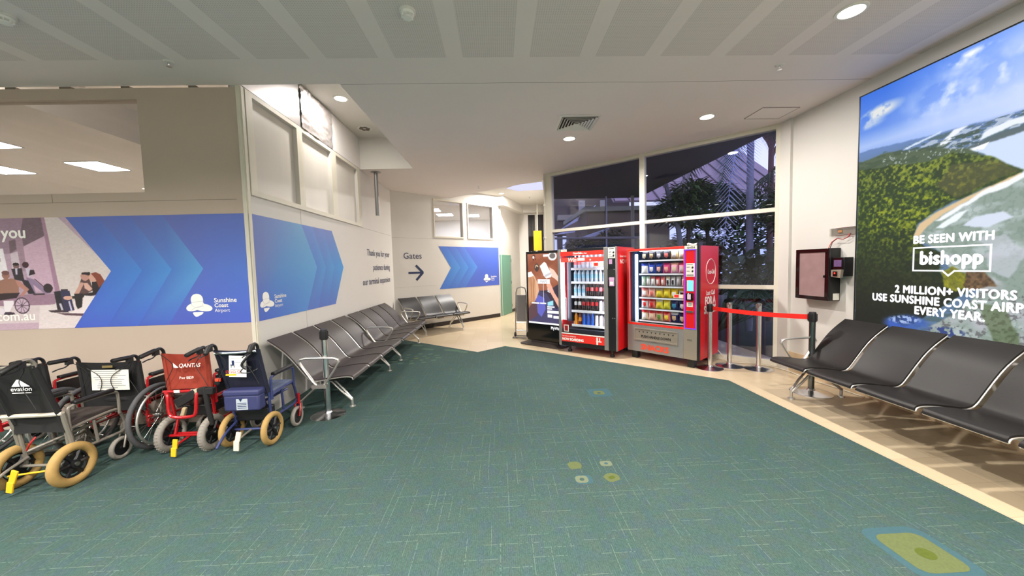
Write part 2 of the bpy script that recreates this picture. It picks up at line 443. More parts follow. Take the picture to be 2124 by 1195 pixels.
# ------------------------------------------------------------------ floor
mb = MB(); mb.span((-13, -6.2, -0.1), (4.4, 16.2, 0.0)); struct(mb.build('floor', M['tile'], smooth=False))
CPT = [(XC, -6.0), (-2.63, 8.61), (-0.441, 6.808), (0.081, 7.246), (1.041, 6.435), (3.019, 4.666), (3.06, -6.0)]
CPT = [(-8.95, -5.95), (-8.95, YL), (XC, YL), (XC, 8.61)] + CPT[2:6] + [(3.07, -5.95)]
mb = MB(); mb.plate(CPT, 0.006, Matrix.Translation((0, 0, 0.0)))
def motif(poly, m, z): mb.plate(poly, 0.0006, Matrix.Translation((0, 0, z)), m)
def rrect(cx, cy, w, h, rot=0, k=0.35, n=4, dist=0.0):
    pts = []; r = k * min(w, h)
    for (sx, sy, a0) in ((1, 1, 0), (-1, 1, 90), (-1, -1, 180), (1, -1, 270)):
        for i in range(n + 1):
            a = math.radians(a0 + 90 * i / n); x = sx * (w / 2 - r) + r * math.cos(a); y = sy * (h / 2 - r) + r * math.sin(a)
            q = 1 + dist * math.sin(5 * a + cx)
            pts.append((cx + q * (x * math.cos(rot) - y * math.sin(rot)), cy + q * (x * math.sin(rot) + y * math.cos(rot))))
    return pts
motif(rrect(2.222, 1.80, 0.36, 0.36, 0.0, 0.2), 3, 0.006); motif(rrect(2.222, 1.795, 0.27, 0.27, 0.0, 0.2), 1, 0.0066); motif(rrect(2.235, 1.78, 0.09, 0.08, 0.3, 0.5), 2, 0.0072)
motif(rrect(1.205, 4.40, 0.27, 0.27, 0, 0.15), 3, 0.006); motif(rrect(1.195, 4.395, 0.13, 0.13, 0, 0.3), 1, 0.0066); motif(rrect(1.195, 4.39, 0.045, 0.05, 0, 0.5), 0, 0.0072)
motif(rrect(0.557, 2.794, 0.105, 0.105, 0.1, 0.35, dist=0.04), 1, 0.006); motif(rrect(0.811, 2.80, 0.095, 0.075, 0, 0.3), 4, 0.006); motif(rrect(0.812, 2.80, 0.03, 0.028, 0, 0.5), 3, 0.0066)
motif(rrect(0.585, 2.60, 0.13, 0.11, 0, 0.3), 3, 0.0058); motif(rrect(0.571, 2.602, 0.095, 0.09, 0, 0.35), 4, 0.0066); motif(rrect(0.572, 2.60, 0.036, 0.036, 0, 0.5), 0, 0.0072)
motif(rrect(0.798, 2.608, 0.115, 0.105, 0.4, 0.4, dist=0.05), 1, 0.006); motif(rrect(0.798, 2.608, 0.05, 0.035, 0.4, 0.4), 2, 0.0066)
for R_, n_, sz in ((0.17, 7, 0.07), (0.34, 12, 0.085)):
    for i in range(n_):
        a = 2 * math.pi * i / n_; motif(rrect(-1.52 + R_ * 1.15 * math.cos(a), 6.48 + R_ * math.sin(a), sz * 1.3, sz, a, 0.5, dist=0.05), 5, 0.006)
motif(rrect(-1.52, 6.48, 0.1, 0.09, 0, 0.5), 1, 0.006)
for (cx, cy, w, h) in ((-0.95, 7.02, 0.36, 0.13), (-0.72, 6.85, 0.2, 0.1), (-1.45, 7.2, 0.3, 0.12), (-1.75, 7.6, 0.3, 0.12)): motif(rrect(cx, cy, w, h, -0.5, 0.45, dist=0.1), 5, 0.006)
struct(mb.build('floor_carpet', [M['carpet'], M['carpet_yellow'], M['carpet_olive'], M['carpet_blue'], M['carpet_pale'], M['carpet_lily']], smooth=False))

# ------------------------------------------------------------------ walls
def wall(name, o, d, length, height, thick, m, openings=(), extra=None):
    """o start point, d direction along the face seen from the hall, the face looks to the right of d turned by -90 degrees"""
    d = Vector(d).normalized(); nrm = Vector((d.y, -d.x, 0)); Mx = basis(o, d, -nrm, (0, 0, 1))
    mb = MB(); xs = sorted({0.0, length} | {v for q in openings for v in (q[0], q[2])}); zs = sorted({0.0, height} | {v for q in openings for v in (q[1], q[3])})
    for i in range(len(xs) - 1):
        run = None
        for k in range(len(zs) - 1):
            cx, cz = (xs[i] + xs[i + 1]) / 2, (zs[k] + zs[k + 1]) / 2
            hole = any(q[0] < cx < q[2] and q[1] < cz < q[3] for q in openings)
            if not hole: mb.span((xs[i], 0, zs[k]), (xs[i + 1], thick, zs[k + 1]), 0, Mx)
    if extra: extra(mb, Mx)
    o_ = mb.build(name, m, smooth=False); struct(o_); return o_

GAP0 = 3.533
def left_extra(mb, Mx):
    L = 9.0 + XC            # wall runs from x=-9 to XC
    X = lambda x: x + 9.0
    for a, b in ((-8.2, -8.0), (-7.4, -7.2), (-6.5, -6.35), (-5.5, -5.35), (-4.95, -4.846), (-4.423, -4.31), (-3.817, -3.73), (-3.144, -3.067), (-2.742, -2.64)): mb.span((X(a), 0.0, GAP0), (X(b), 0.1, H - 0.001), 2, Mx)
    mb.span((X(-9), -0.0015, 2.385), (X(-2.69), 0.0, 2.3885), 2, Mx)
    mb.span((X(-2.735), -0.002, 0.0), (X(-2.668), 0.0, GAP0), 0, Mx)
    mb.span((X(-4.60), -0.0015, 2.385), (X(-4.597), 0.0, 2.475), 2, Mx)
    mb.span((X(-2.668), -0.012, 0.0), (X(-2.63), 0.0, 3.545), 1, Mx); mb.span((X(-2.675), -0.003, 2.43), (X(-2.668), 0.0, 3.5), 2, Mx)
wall('wall_left', (-9, YL, 0), (1, 0, 0), 9 + XC - 0.1, GAP0, 0.1, [M['beige_wall'], M['trim_white'], M['panel_gap']], [(0, 2.477, -3.668 + 9, 3.42)], left_extra)

CW = [(4.162, 5.032), (5.165, 6.02), (6.20, 7.10)]; CZ0, CZ1 = 2.498, 3.50
def corr_extra(mb, Mx):
    Y = lambda y: y - YL
    mb.span((Y(4.0), -0.0015, 2.43), (Y(9.1), 0.0, 2.433), 2, Mx)
    mb.span((Y(YL), -0.012, 0.0), (Y(YL) + 0.04, 0.0, 3.545), 1, Mx)
    for a, b in ((YL + .06, 4.162), (5.032, 5.165), (6.02, 6.2), (7.10, 7.24)): mb.span((Y(a), -0.014, 2.44), (Y(b), 0.0, 3.55), 1, Mx)
    for a, b in CW: mb.span((Y(a), -0.014, 2.44), (Y(b), 0.0, CZ0), 1, Mx); mb.span((Y(a), -0.014, CZ1), (Y(b), 0.0, 3.55), 1, Mx)
    mb.span((Y(5.03), -0.001, 0.1), (Y(5.033), 0, 2.43), 2, Mx)
wall('wall_corridor', (XC, YL, 0), (0, 1, 0), YG - YL, RZ, 0.1, [M['white_wall'], M['trim_white'], M['panel_gap']], [(a - YL, CZ0, b - YL, CZ1) for a, b in CW], corr_extra)
M['film'] = mat('film', (204, 199, 190), 0.42, var=0.05, scale=1.6, spec=0.35, stretch=(1, 3, 0.4))
for i, (a, b) in enumerate(CW):
    mb = MB(); mb.span((XC - 0.045, a, CZ0), (XC - 0.04, b, CZ1)); w_ = mb.build('window_%d' % (i + 2), M['film'], smooth=False); struct(w_)
GWN = [(1.26, 2.20), (2.41, 3.35)]; GZ0, GZ1 = 2.48, 3.455
def gates_extra(mb, Mx):
    mb.span((0.0, -0.0015, 2.40), (GE, 0, 2.403), 2, Mx); mb.span((0.02, -0.0015, 1.14), (1.25, 0, 1.142), 2, Mx)
    for a, b in GWN:
        for c, d, e, f in ((a - .035, GZ0 - .035, b + .035, GZ0), (a - .035, GZ1, b + .035, GZ1 + .035), (a - .035, GZ0, a, GZ1), (b, GZ0, b + .035, GZ1)): mb.span((c, -0.012, d), (e, 0, f), 1, Mx)
wall('wall_gates', G0, GD, GE, 4.02, 0.12, [M['white_wall'], M['trim_white'], M['panel_gap']], [(a, GZ0, b, GZ1) for a, b in GWN], gates_extra)
M['glass_pale'] = glass_mat('glass_pale', (0.86, 0.87, 0.88), 0.08)
M['curtain'] = mat('curtain', (206, 200, 192), 0.8, var=0.1, scale=3, stretch=(6, 6, 0.15))
GN = Vector((GD.y, -GD.x, 0))
for i, (a, b) in enumerate(GWN):
    Mx = basis(G0, GD, -GN, (0, 0, 1)); mb = MB(); mb.span((a, 0.05, GZ0), (b, 0.056, GZ1), 0, Mx); struct(mb.build('window_%d' % (i + 5), M['glass_pale'], smooth=False))
mb = MB(); mb.span((0, -0.012, 0), (GE, 0, 0.115), 0, basis(G0, GD, -GN, (0, 0, 1))); struct(mb.build('baseboard_gates', M['dark_skirting'], smooth=False))
# right wall with tiled skirting, rear and far-left walls of the hall
wall('wall_right', (XR, YW + 0.02, 0), (0, -1, 0), YW + 6.2, H + 0.3, 0.15, [M['white_wall']])
mb = MB()
for k in range(34): mb.span((XR - 0.015, YW - 0.335 * k - 0.332, 0), (XR, YW - 0.335 * k, 0.272))
struct(mb.build('baseboard_right', M['skirting_tile'], smooth=False))
wall('wall_rear', (XR, -6, 0), (-1, 0, 0), XR + 9, H + 0.2, 0.12, [M['white_wall']])
wall('wall_far_left', (-9, -6, 0), (0, 1, 0), 6 + YL, H + 0.2, 0.12, [M['white_wall']])
mb = MB(); mb.span((-9.1, YL - 0.1, -0.0), (-9.0, YL + 0.12, H)); 
# window wall
FR_ = basis(W0, WD, (WD.y, -WD.x, 0), (0, 0, 1))     # local: x along the glass, y outwards... (x to the left seen from the hall)
win = empty('window_1'); struct(win)
mb = MB(); LW = 4.13
for a, b in ((-0.01, 0.06), (1.97, 2.06), (3.95, LW)): mb.span((a, -0.05, 0.0), (b, 0.06, H), 0, FR_)
for a, b in ((0.0, 0.075), (1.15, 1.21), (2.30, 2.36), (3.49, H)):
    for c, d in ((0.06, 1.97), (2.06, 3.95)): mb.span((c, -0.045, a), (d, 0.055, b), 0, FR_)
for a, b in ((0.06, 1.97), (2.06, 3.95)): mb.span((a, -0.075, H - 0.012), (b, -0.04, H - 0.001), 0, FR_)
f_ = mb.build('window_frame', M['trim_white'], win, smooth=False); struct(f_)
for a, b in ((0.06, 1.97), (2.06, 3.95)):
    for c, d in ((0.075, 1.15), (1.21, 2.30), (2.36, 3.49)):
        mb = MB(); mb.span((a, 0.0, c), (b, 0.006, d), 0, FR_); struct(mb.build('pane', M['glass_dusk'], win, smooth=False))
mb = MB(); mb.span((XR - 0.04, YW - 0.22, 0), (XR + 0.1, YW + 0.03, H)); struct(mb.build('trim_1', M['white_wall'], smooth=False))
# end of the passage: column, wall with the green door, back wall with a narrow window, wall behind the glass
WE = W0 + WD * LW
D0, D1 = Vector((-0.03, 11.93, 0)), Vector((0.804, 13.7, 0)); D0 = Vector((0.0, 11.62, 0)); DM = Vector((0.418, 12.63, 0))
dd = (D1 - D0)
wall('wall_end_left', D0, dd, dd.length, 4.02, 0.12, [M['white_wall']])
wall('wall_end_back', D1, (1, 0, 0), 1.1, 4.02, 0.12, [M['white_wall']], [(0.34, 2.0, 0.60, 3.5), (0.68, 2.0, 0.92, 3.5)])
mb = MB(); mb.span((D1.x + 0.3, 13.72, 1.95), (D1.x + 0.96, 13.75, 3.55)); struct(mb.build('window_7', mat('night_pane', (30, 26, 30), 0.1, var=0.1), smooth=False))
wall('wall_end_right', (1.85, 13.82, 0), (WE.x + 0.02 - 1.85, WE.y + 0.06 - 13.82, 0), math.hypot(WE.x + 0.02 - 1.85, WE.y + 0.06 - 13.82), 4.02, 0.1, [M['white_wall']])
# bulkhead under the raised end ceiling
ddn = dd.normalized(); nn = Vector((ddn.y, -ddn.x, 0)); mb = MB()
mb.span((0, -0.22, 3.53), (dd.length, 0.0, 3.83), 0, basis(D0, ddn, -nn, (0, 0, 1))); mb.span((0.55, 13.45, 3.55), (1.86, 13.7, 3.83)); struct(mb.build('trim_2', M['plaster'], smooth=False))
mb = MB(); mb.span((0.62, -0.012, 0), (dd.length, 0, 0.1), 0, basis(D0, ddn, -nn, (0, 0, 1))); struct(mb.build('baseboard_end', M['dark_skirting'], smooth=False))
dr_ = empty('door_1'); struct(dr_); DMx = basis(D0, ddn, -nn, (0, 0, 1)); M['door_green'] = mat('door_green', (104, 156, 136), 0.5, var=0.02)
mb = MB(); mb.span((0.12, -0.035, 0.01), (1.10, -0.002, 1.985), 0, DMx); struct(mb.build('door_leaf', M['door_green'], dr_, bevel=0.003))
mb = MB()
for z in (0.2, 1.0, 1.75): mb.span((1.095, -0.045, z), (1.125, -0.002, z + 0.1), 0, DMx)
struct(mb.build('hinge', M['steel'], dr_, smooth=False))
mb = MB(); mb.span((0.08, -0.02, 1.985), (1.14, 0, 2.02), 0, DMx); mb.span((1.103, -0.02, 0), (1.14, 0, 1.985), 0, DMx); struct(mb.build('door_frame', M['trim_white'], dr_, smooth=False))
# conduit beside the window column
mb = MB(); q = WE + Vector((-0.03, -0.07, 0)); mb.rod((q.x, q.y, 0), (q.x, q.y, H), 0.014)
for z in (0.6, 1.5, 2.2, 2.9): mb.box((q.x, q.y, z), (0.045, 0.045, 0.035))
tag(mb.build('conduit_pipe', M['trim_white']), 'thin white conduit pipe running up the left edge of the window wall', 'pipe')

# ------------------------------------------------------------------ ceilings
mb = MB()
def flat(poly, z, t=0.06): mb.plate(poly, t, Matrix.Translation((0, 0, z)))
EP = [(-1.41, 10.44), (1.0, 8.45)]
flat([(-9.1, -6.1), (XR + 0.1, -6.1), (XR + 0.1, YL), (-9.1, YL)], H)
gs = G0 + GD * 1.73
flat([(RX, YL), (XR + 0.1, YL), (XR + 0.1, YW + 0.05), (WE.x + 0.04, WE.y + 0.02), (1.03, 8.42), (gs.x, gs.y), (XC, YG), (XC, RY), (RX, RY)], H)
struct(mb.build('ceiling', M['ceiling'], smooth=False))
mb = MB()
flat([(XC - 0.05, YL - 0.02), (RX + 0.02, YL - 0.02), (RX + 0.02, RY + 0.05), (XC - 0.05, RY + 0.05)], RZ)
mb.span((RX - 0.004, YL, H + 0.001), (RX + 0.05, RY + 0.05, RZ)); mb.span((XC, RY - 0.004, H + 0.001), (RX + 0.05, RY + 0.05, RZ)); mb.span((XC - 0.1, YL - 0.06, H + 0.0601), (RX + 0.05, YL + 0.004, RZ)); 
struct(mb.build('ceiling_recess', M['plaster'], smooth=False))
mb = MB()
flat([(gs.x - 0.1, gs.y - 0.1), (1.3, 8.2), (2.0, 8.3), (2.0, 14), (0.0, 14), (-0.2, 11.7)], 3.82)
mb.plate([(gs.x, gs.y), (1.03, 8.42), (1.06, 8.46), (gs.x + 0.02, gs.y + 0.04)], 0.28, Matrix.Translation((0, 0, H)))
struct(mb.build('ceiling_passage', M['plaster'], smooth=False))
# room behind the hoarding: ceiling in two levels, walls, panel lights
mb = MB()
flat([(-13, YL + 0.1), (-5.55, YL + 0.1), (-5.55, 16), (-13, 16)], 3.65)
flat([(-5.55, YL - 0.1), (XC - 0.1, YL - 0.1), (XC - 0.1, YG + 0.1), (-5.55, YG + 0.1)], 4.15)
flat([(-5.55, YG + 0.1), (XC - 0.1, YG + 0.1), (0.0, 11.75), (0.0, 16), (-5.55, 16)], 3.65)
mb.span((-5.55, YL + 0.1, 3.65), (-5.52, 16, 4.16)); mb.span((-9.1, YL - 0.02, 3.64), (XC - 0.1, YL, 4.2))
struct(mb.build('ceiling_back_room', M['plaster'], smooth=False))
wall('wall_back_room_left', (-13, YL, 0), (0, 1, 0), 12, 4.2, 0.1, [M['white_wall']]); wall('wall_back_room_rear', (-13, 16, 0), (1, 0, 0), 13.1, 4.2, 0.1, [M['white_wall']])
wall('wall_back_room_front', (-9.0, YL + 0.1, 0), (-1, 0, 0), 4.1, 4.2, 0.1, [M['white_wall']])
mb = MB(); mb.span((0.0, 11.75, 0), (0.1, 16, 4.2)); struct(mb.build('wall_back_room_right', M['white_wall'], smooth=False))
mb = MB(); mb.span((-9.0, YL + 0.03, 2.477), (-3.668, YL + 0.036, 3.42)); struct(mb.build('window_8', M['glass_pale'], smooth=False))
# ------------------------------------------------------------------ lamps
def downlight(x, y, z, label, w=DOWN_W, r=0.085, spread=140):
    o = empty('downlight', (x, y, z), 0, label, 'ceiling light', 'round recessed downlights')
    mb = MB(); mb.lathe([(r + 0.022, 0.0), (r + 0.02, -0.008), (r, -0.010), (r, -0.002)], 28); mb.build('trim_ring', M['white_trim_ring'], o)
    mb = MB(); mb.lathe([(r, -0.001), (r, -0.004)], 28); mb.build('lens', M['lamp_lens'], o)
    l = bpy.data.lights.new('downlight_glow', 'AREA'); l.shape = 'DISK'; l.size = r * 1.7; l.energy = w; l.color = WARM; l.spread = math.radians(spread)
    lo = bpy.data.objects.new('downlight_glow', l); COL.objects.link(lo); lo.parent = o; lo.location = (0, 0, -0.016)
    return o
downlight(2.86, 2.92, H, 'large round downlight on the ceiling above the seaside billboard', 42, spread=178)
downlight(2.88, 4.97, H, 'round downlight on the ceiling in front of the tall window', 32, spread=178)
downlight(1.15, 5.735, H, 'round downlight just behind the square air vent', 85, spread=165)
downlight(-2.28 + 0.02, 5.636, RZ, 'round downlight inside the white ceiling recess', 22, spread=178)
downlight(0.15, 11.2, 3.82, 'small downlight at the far end past the blue arrow wall', 150, 0.07, 175)
for (x, y, w) in ((2.87, 0.87, 46), (2.87, -1.2, 46), (2.87, -3.4, 60), (0.2, -1.2, 110), (0.2, -3.4, 110), (0.2, 0.9, 80), (-2.6, 0.9, 80), (-2.6, -1.2, 110), (-2.6, -3.4, 110), (-5.4, 0.9, 80), (-5.4, -1.6, 110), (-5.4, -4, 110), (-7.8, -0.5, 110)):
    downlight(x, y, H, 'round downlight on the hall ceiling out of the frame behind the camera', w, spread=150)
M['panel_lens'] = emit_mat('panel_lens', (240, 242, 255), 52.0)
def panel_light(x, y, z, label, s=0.56, hid=False):
    o = empty('panel_light', (x, y, z), 0, label, 'ceiling light', 'square ceiling panel lights behind the hoarding')
    mb = MB(); mb.span((-s / 2 - .02, -s / 2 - .02, -0.012), (s / 2 + .02, s / 2 + .02, 0.0)); mb.build('frame', M['white_trim_ring'], o, smooth=False)
    mb = MB(); mb.span((-s / 2, -s / 2, -0.016), (s / 2, s / 2, -0.0125)); mb.build('diffuser', M['panel_lens'], o, smooth=False)
panel_light(-7.3, 7.1, 3.65, 'square panel light nearest the right end of the hoarding window')
panel_light(-9.15, 7.2, 3.65, 'square panel light at the lower left edge of the hoarding window')
panel_light(-7.6, 5.75, 3.65, 'square panel light cut by the left picture edge, upper of two in the hoarding window')
for x, y in ((-10.5, 5.8), (-9, 10), (-7, 11), (-11, 12)): panel_light(x, y, 3.65, 'square panel light deep in the room behind the hoarding')
for x, y, t in ((-2.0, 14.2, 'square panel light seen through the left window beside the arrow sign'), (-2.3, 13.0, 'square panel light seen lower left through the window beside the arrow sign'), (-1.0, 14.6, 'square panel light seen through the right window beside the arrow sign'), (-3.9, 12.4, 'square panel light behind the wall with the arrow sign')): panel_light(x, y, 3.65, t)
# skylight in the passage ceiling
mb = MB(); mb.plate([(0.30, 10.5), (0.52, 10.15), (1.22, 9.8), (1.36, 10.75), (0.62, 10.85)], 0.01, Matrix.Translation((0, 0, 3.809)))
tag(mb.build('skylight', emit_mat('skylight_glow', (196, 196, 242), 0.95), smooth=False), 'pale lavender skylight in the ceiling at the far end', 'skylight')
# ------------------------------------------------------------------ ceiling fittings
def smoke_detector(x, y, label):
    o = empty('smoke_detector', (x, y, H), 0, label, 'smoke detector', 'smoke detectors')
    mb = MB(); mb.lathe([(0.062, 0), (0.062, -0.012), (0.054, -0.016)], 24); mb.build('base', M['white_trim_ring'], o)
    mb = MB(); mb.lathe([(0.05, -0.016), (0.047, -0.032), (0.02, -0.038), (0.034, -0.044), (0.034, -0.056), (0.012, -0.062)], 24)
    for i in range(8):
        a = math.pi * i / 4; mb.box((0.042 * math.cos(a), 0.042 * math.sin(a), -0.036), (0.012, 0.004, 0.03), rot=Matrix.Rotation(a, 3, 'Z'))
    mb.build('sensor_head', M['white_print'], o)
smoke_detector(-0.634, 2.906, 'white smoke detector on the perforated ceiling near the top centre')
smoke_detector(-3.6, 2.944, 'white smoke detector on the ceiling in the top left corner')
def sprinkler(x, y, z, label):
    o = empty('sprinkler', (x, y, z), 0, label, 'sprinkler', 'ceiling sprinklers')
    mb = MB(); mb.lathe([(0.04, 0), (0.036, -0.006), (0.014, -0.008)], 18); mb.build('escutcheon', M['white_trim_ring'], o)
    mb = MB(); mb.lathe([(0.01, -0.008), (0.01, -0.03), (0.006, -0.035), (0.022, -0.042), (0.022, -0.045)], 12); mb.build('head', M['chrome'], o)
sprinkler(2.893, 3.705, H, 'small sprinkler on the ceiling left of the billboard top corner')
sprinkler(-2.96, 3.562, H, 'small sprinkler on the ceiling above the beige hoarding')
sprinkler(-0.426, 8.995, H, 'small sprinkler on the ceiling in front of the arrow wall')
sprinkler(1.05, 11.8, 3.82, 'small sprinkler under the raised ceiling at the far end')
o = empty('ceiling_speaker', (-2.33, 6.79, RZ), 0, 'round ceiling diffuser with dark petal slots in the white recess', 'vent')
mb = MB(); mb.lathe([(0.13, 0), (0.125, -0.012), (0.105, -0.012)], 24); mb.build('rim', M['white_trim_ring'], o)
for i in range(6):
    a = math.pi / 3 * i; mb = MB(); mb.lathe([(0.036, -0.012), (0.034, -0.018)], 12, 0, Matrix.Translation((0.062 * math.cos(a), 0.062 * math.sin(a), 0))); mb.build('slot', M['panel_gap'], o)
# square four-way air vent
o = empty('air_vent', (1.135, 5.125, H), 0, 'square louvred air vent in the ceiling in front of the window wall', 'vent')
mb = MB()
def ring(mb, s, w, z0, z1):
    for sx in (-1, 1):
        mb.add([(sx * s, -s, z0), (sx * s, s, z0), (sx * (s - w), s - w, z1), (sx * (s - w), -(s - w), z1)], [(0, 1, 2, 3)]); mb.add([(-s, sx * s, z0), (s, sx * s, z0), (s - w, sx * (s - w), z1), (-(s - w), sx * (s - w), z1)], [(0, 1, 2, 3)])
ring(mb, 0.27, 0.03, -0.004, -0.014); mb.build('frame', M['white_trim_ring'], o, smooth=False)
mb = MB()
for k in range(6): ring(mb, 0.235 - 0.038 * k, 0.02, -0.022, -0.006)
lv = mb.build('louvres', M['white_trim_ring'], o, smooth=False); md = lv.modifiers.new('thickness', 'SOLIDIFY'); md.thickness = 0.002
mb = MB(); mb.span((-0.25, -0.25, -0.003), (0.25, 0.25, -0.001)); mb.build('duct_opening', mat('duct_dark', (52, 50, 48), 0.9), o, smooth=False)
# access panel outline
mb = MB(); P4 = [(3.475, 5.04), (3.566, 4.713), (3.935, 4.695), (3.984, 5.13)]
P4 = [(3.46, 5.06), (3.46, 4.70), (3.95, 4.70), (3.95, 5.06)]
mb.plate(P4, 0.004, Matrix.Translation((0, 0, H - 0.004)), 0)
for i in range(4):
    a, b = Vector(P4[i] + (H - 0.004,)), Vector(P4[(i + 1) % 4] + (H - 0.004,)); mb.rod(a, b, 0.003, 5, 1)
tag(mb.build('access_panel', [M['ceiling'], M['panel_gap']], smooth=False), 'flush square access panel in the ceiling near the top of the window corner', 'panel')
# dropper pole from the ceiling by the corridor
o = empty('ceiling_pole', (-2.40, 7.50, H), 0, 'grey steel pole hanging from the ceiling by the corridor hoarding', 'pole')
mb = MB(); mb.lathe([(0.10, 0), (0.10, -0.006), (0.045, -0.012)], 24); mb.build('flange', M['steel'], o)
mb = MB(); mb.lathe([(0.037, -0.006), (0.037, -0.86)], 18); mb.build('tube', mat('galvanised', (140, 140, 138), 0.4, 0.6, var=0.12, scale=30), o)
# crinkled foil insulation and duct end inside the recess
M['foil'] = mat('foil', (205, 198, 196), 0.3, 0.65, var=0.12, scale=11, bump=0.5, stretch=(1, 1.6, 1))
mb = MB(); n1, n2 = 46, 34
def foil_sheet(y0, y1, z0, z1, amp, seed):
    gu, gv = np.meshgrid(np.linspace(0, 1, n1 + 1), np.linspace(0, 1, n2 + 1)); hgt = (value_noise(gu, gv, 11, 13, seed) + .55 * value_noise(gu, gv, 24, 22, seed + 1) + .25 * value_noise(gu, gv, 44, 33, seed + 2)) * amp
    vs = []; fs = []
    for j in range(n2 + 1):
        for i in range(n1 + 1): vs.append((XC + 0.004 + hgt[j, i], y0 + (y1 - y0) * i / n1, z0 + (z1 - z0) * j / n2))
    for j in range(n2):
        for i in range(n1):
            a = j * (n1 + 1) + i; fs.append((a, a + 1, a + n1 + 2, a + n1 + 1))
    mb.add(vs, fs)
foil_sheet(5.17, 6.1, 3.56, 4.14, 0.020, 3)
tag(mb.build('insulation_foil', M['foil'], smooth=True), 'crinkled silver foil insulation on the wall above the corridor windows', 'insulation')
M['white_board'] = mat('white_board', (222, 218, 216), 0.35, var=0.03, scale=3)
mb = MB(); mb.span((XC, 6.11, 3.56), (XC + 0.012, 7.28, 4.14)); tag(mb.build('wall_board', M['white_board'], bevel=0.002), 'smooth white board above the corridor windows right of the foil', 'board')
mb = MB(); mb.span((XC, YL + 0.02, 3.56), (XC + 0.008, 5.16, 4.14)); tag(mb.build('foil_board', mat('foil_smooth', (205, 200, 200), 0.3, 0.7, var=0.05, scale=6, bump=0.2), bevel=0.002), 'smooth silver faced board above the first corridor window', 'board')
# round duct in the room behind the hoarding window
mb = MB(); mb.rod((-5.1, 5.9, 3.95), (-3.2, 6.6, 3.95), 0.13, 20); tag(mb.build('air_duct', mat('duct_grey', (180, 172, 165), 0.5, var=0.05)), 'round pale air duct seen through the window of the beige hoarding', 'duct')
# yellow sign box in the passage
o = empty('yellow_sign', (1.37, 12.5, 2.12), 0, 'yellow hanging sign box at the far end above the display screen', 'sign')
mb = MB(); mb.span((-0.14, 0, 0), (0.13, 0.10, 0.67)); mb.build('box', mat('sign_yellow', (206, 162, 8), 0.45, var=0.02), o, bevel=0.004)
mb = MB(); mb.rod((0, 0.05, 0.67), (0, 0.05, 1.88), 0.012); mb.build('hanger', M['trim_white'], o)

for i, (x, t) in enumerate(((-4.9, 'left added unseen lamp behind the light slit above the hoarding'), (-3.4, 'right added unseen lamp behind the light slit above the hoarding'))):  # lamps added out of sight to brighten the slit and back room ceiling
    o = empty('slit_fill_light', (x, YL + 0.36, 3.64), 0, t, 'fill light', 'added unseen lamps behind the hoarding')
    mb = MB(); mb.span((-.62, -.03, -.03), (.62, .03, 0)); mb.build('housing', M['white_trim_ring'], o)
    mb = MB(); mb.rod((-.6, 0, 0.016), (.6, 0, 0.016), 0.013, 10); mb.build('tube', emit_mat('slit_fill_tube', (255, 244, 232), 16.0), o)
# ------------------------------------------------------------------ printed hoarding banners
B0, B1, BM = 1.077, 2.238, 1.665
def lc(c): return lin(c)
def band_piece(mb, pts_top, pts_mid, pts_bot, ct, cm, cb, MX, z):
    """strip bounded by left and right chevron lines; columns of (top, mid, bottom) points with colours"""
    vs = []; cs = []
    n = len(pts_top)
    for i in range(n):
        for (p, yy, c) in ((pts_top[i], B1, ct[i]), (pts_mid[i], BM, cm[i]), (pts_bot[i], B0, cb[i])):
            vs.append((p, yy, z)); cs.append(lc(c))
    for i in range(n - 1):
        for k in (0, 1):
            q = (i * 3 + k + 1, (i + 1) * 3 + k + 1, (i + 1) * 3 + k, i * 3 + k)
            mb.add([vs[a] for a in q], [(0, 1, 2, 3)], 0, MX, [cs[a] for a in q])
def airport_mark(mb, cx, cy, s, MX):
    # three rounded petals with thin gaps, a small drop below
    def ell(ex, ey, rx, ry, rot, n=28, k=2.2):
        pts = []
        for i in range(n):
            a = 2 * math.pi * i / n; x = rx * math.copysign(abs(math.cos(a)) ** (2 / k), math.cos(a)); y = ry * math.copysign(abs(math.sin(a)) ** (2 / k), math.sin(a))
            pts.append((cx + s * (ex + x * math.cos(rot) - y * math.sin(rot)), cy + s * (ey + x * math.sin(rot) + y * math.cos(rot))))
        return pts
    T = lambda z: MX @ Matrix.Translation((0, 0, z))
    mb.plate(ell(-0.06, 0.28, 0.235, 0.245, 0), 0.0004, T(0.002))
    mb.plate(ell(-0.14, 0.03, 0.36, 0.16, 0.28), 0.0004, T(0.0026)); mb.plate(ell(0.12, -0.01, 0.40, 0.15, -0.18), 0.0004, T(0.0032))
    mb.plate([(cx + s * x, cy + s * y) for x, y in ((-.26, -.22), (-.2, -.2), (.12, -.2), (.16, -.23), (.1, -.29), (-.06, -.37), (-.14, -.38), (-.2, -.34))], 0.0004, T(0.002))
    for pts in (ell(-0.06, 0.2, 0.235, 0.215, 0)[14:28] + ell(-0.06, 0.2, 0.235, 0.215, 0)[:1],): mb.tube([MX @ Vector((x, y, 0.0042)) for x, y in pts], 0.0013, 4, 1)
    arc = [(cx + s * (-.3 + .5 * t), cy + s * (-.12 + .36 * t - .22 * t * t)) for t in [i / 10 for i in range(11)]]; mb.tube([MX @ Vector((x, y, 0.0042)) for x, y in arc], 0.0013, 4, 1)
    arc = [(cx + s * (-.3 + .56 * t), cy + s * (.19 + .06 * t - .02 * t * t)) for t in [i / 10 for i in range(11)]]; mb.tube([MX @ Vector((x, y, 0.0042)) for x, y in arc], 0.0013, 4, 1)
M['mark_line'] = mat('mark_line', (170, 172, 186), 0.5)
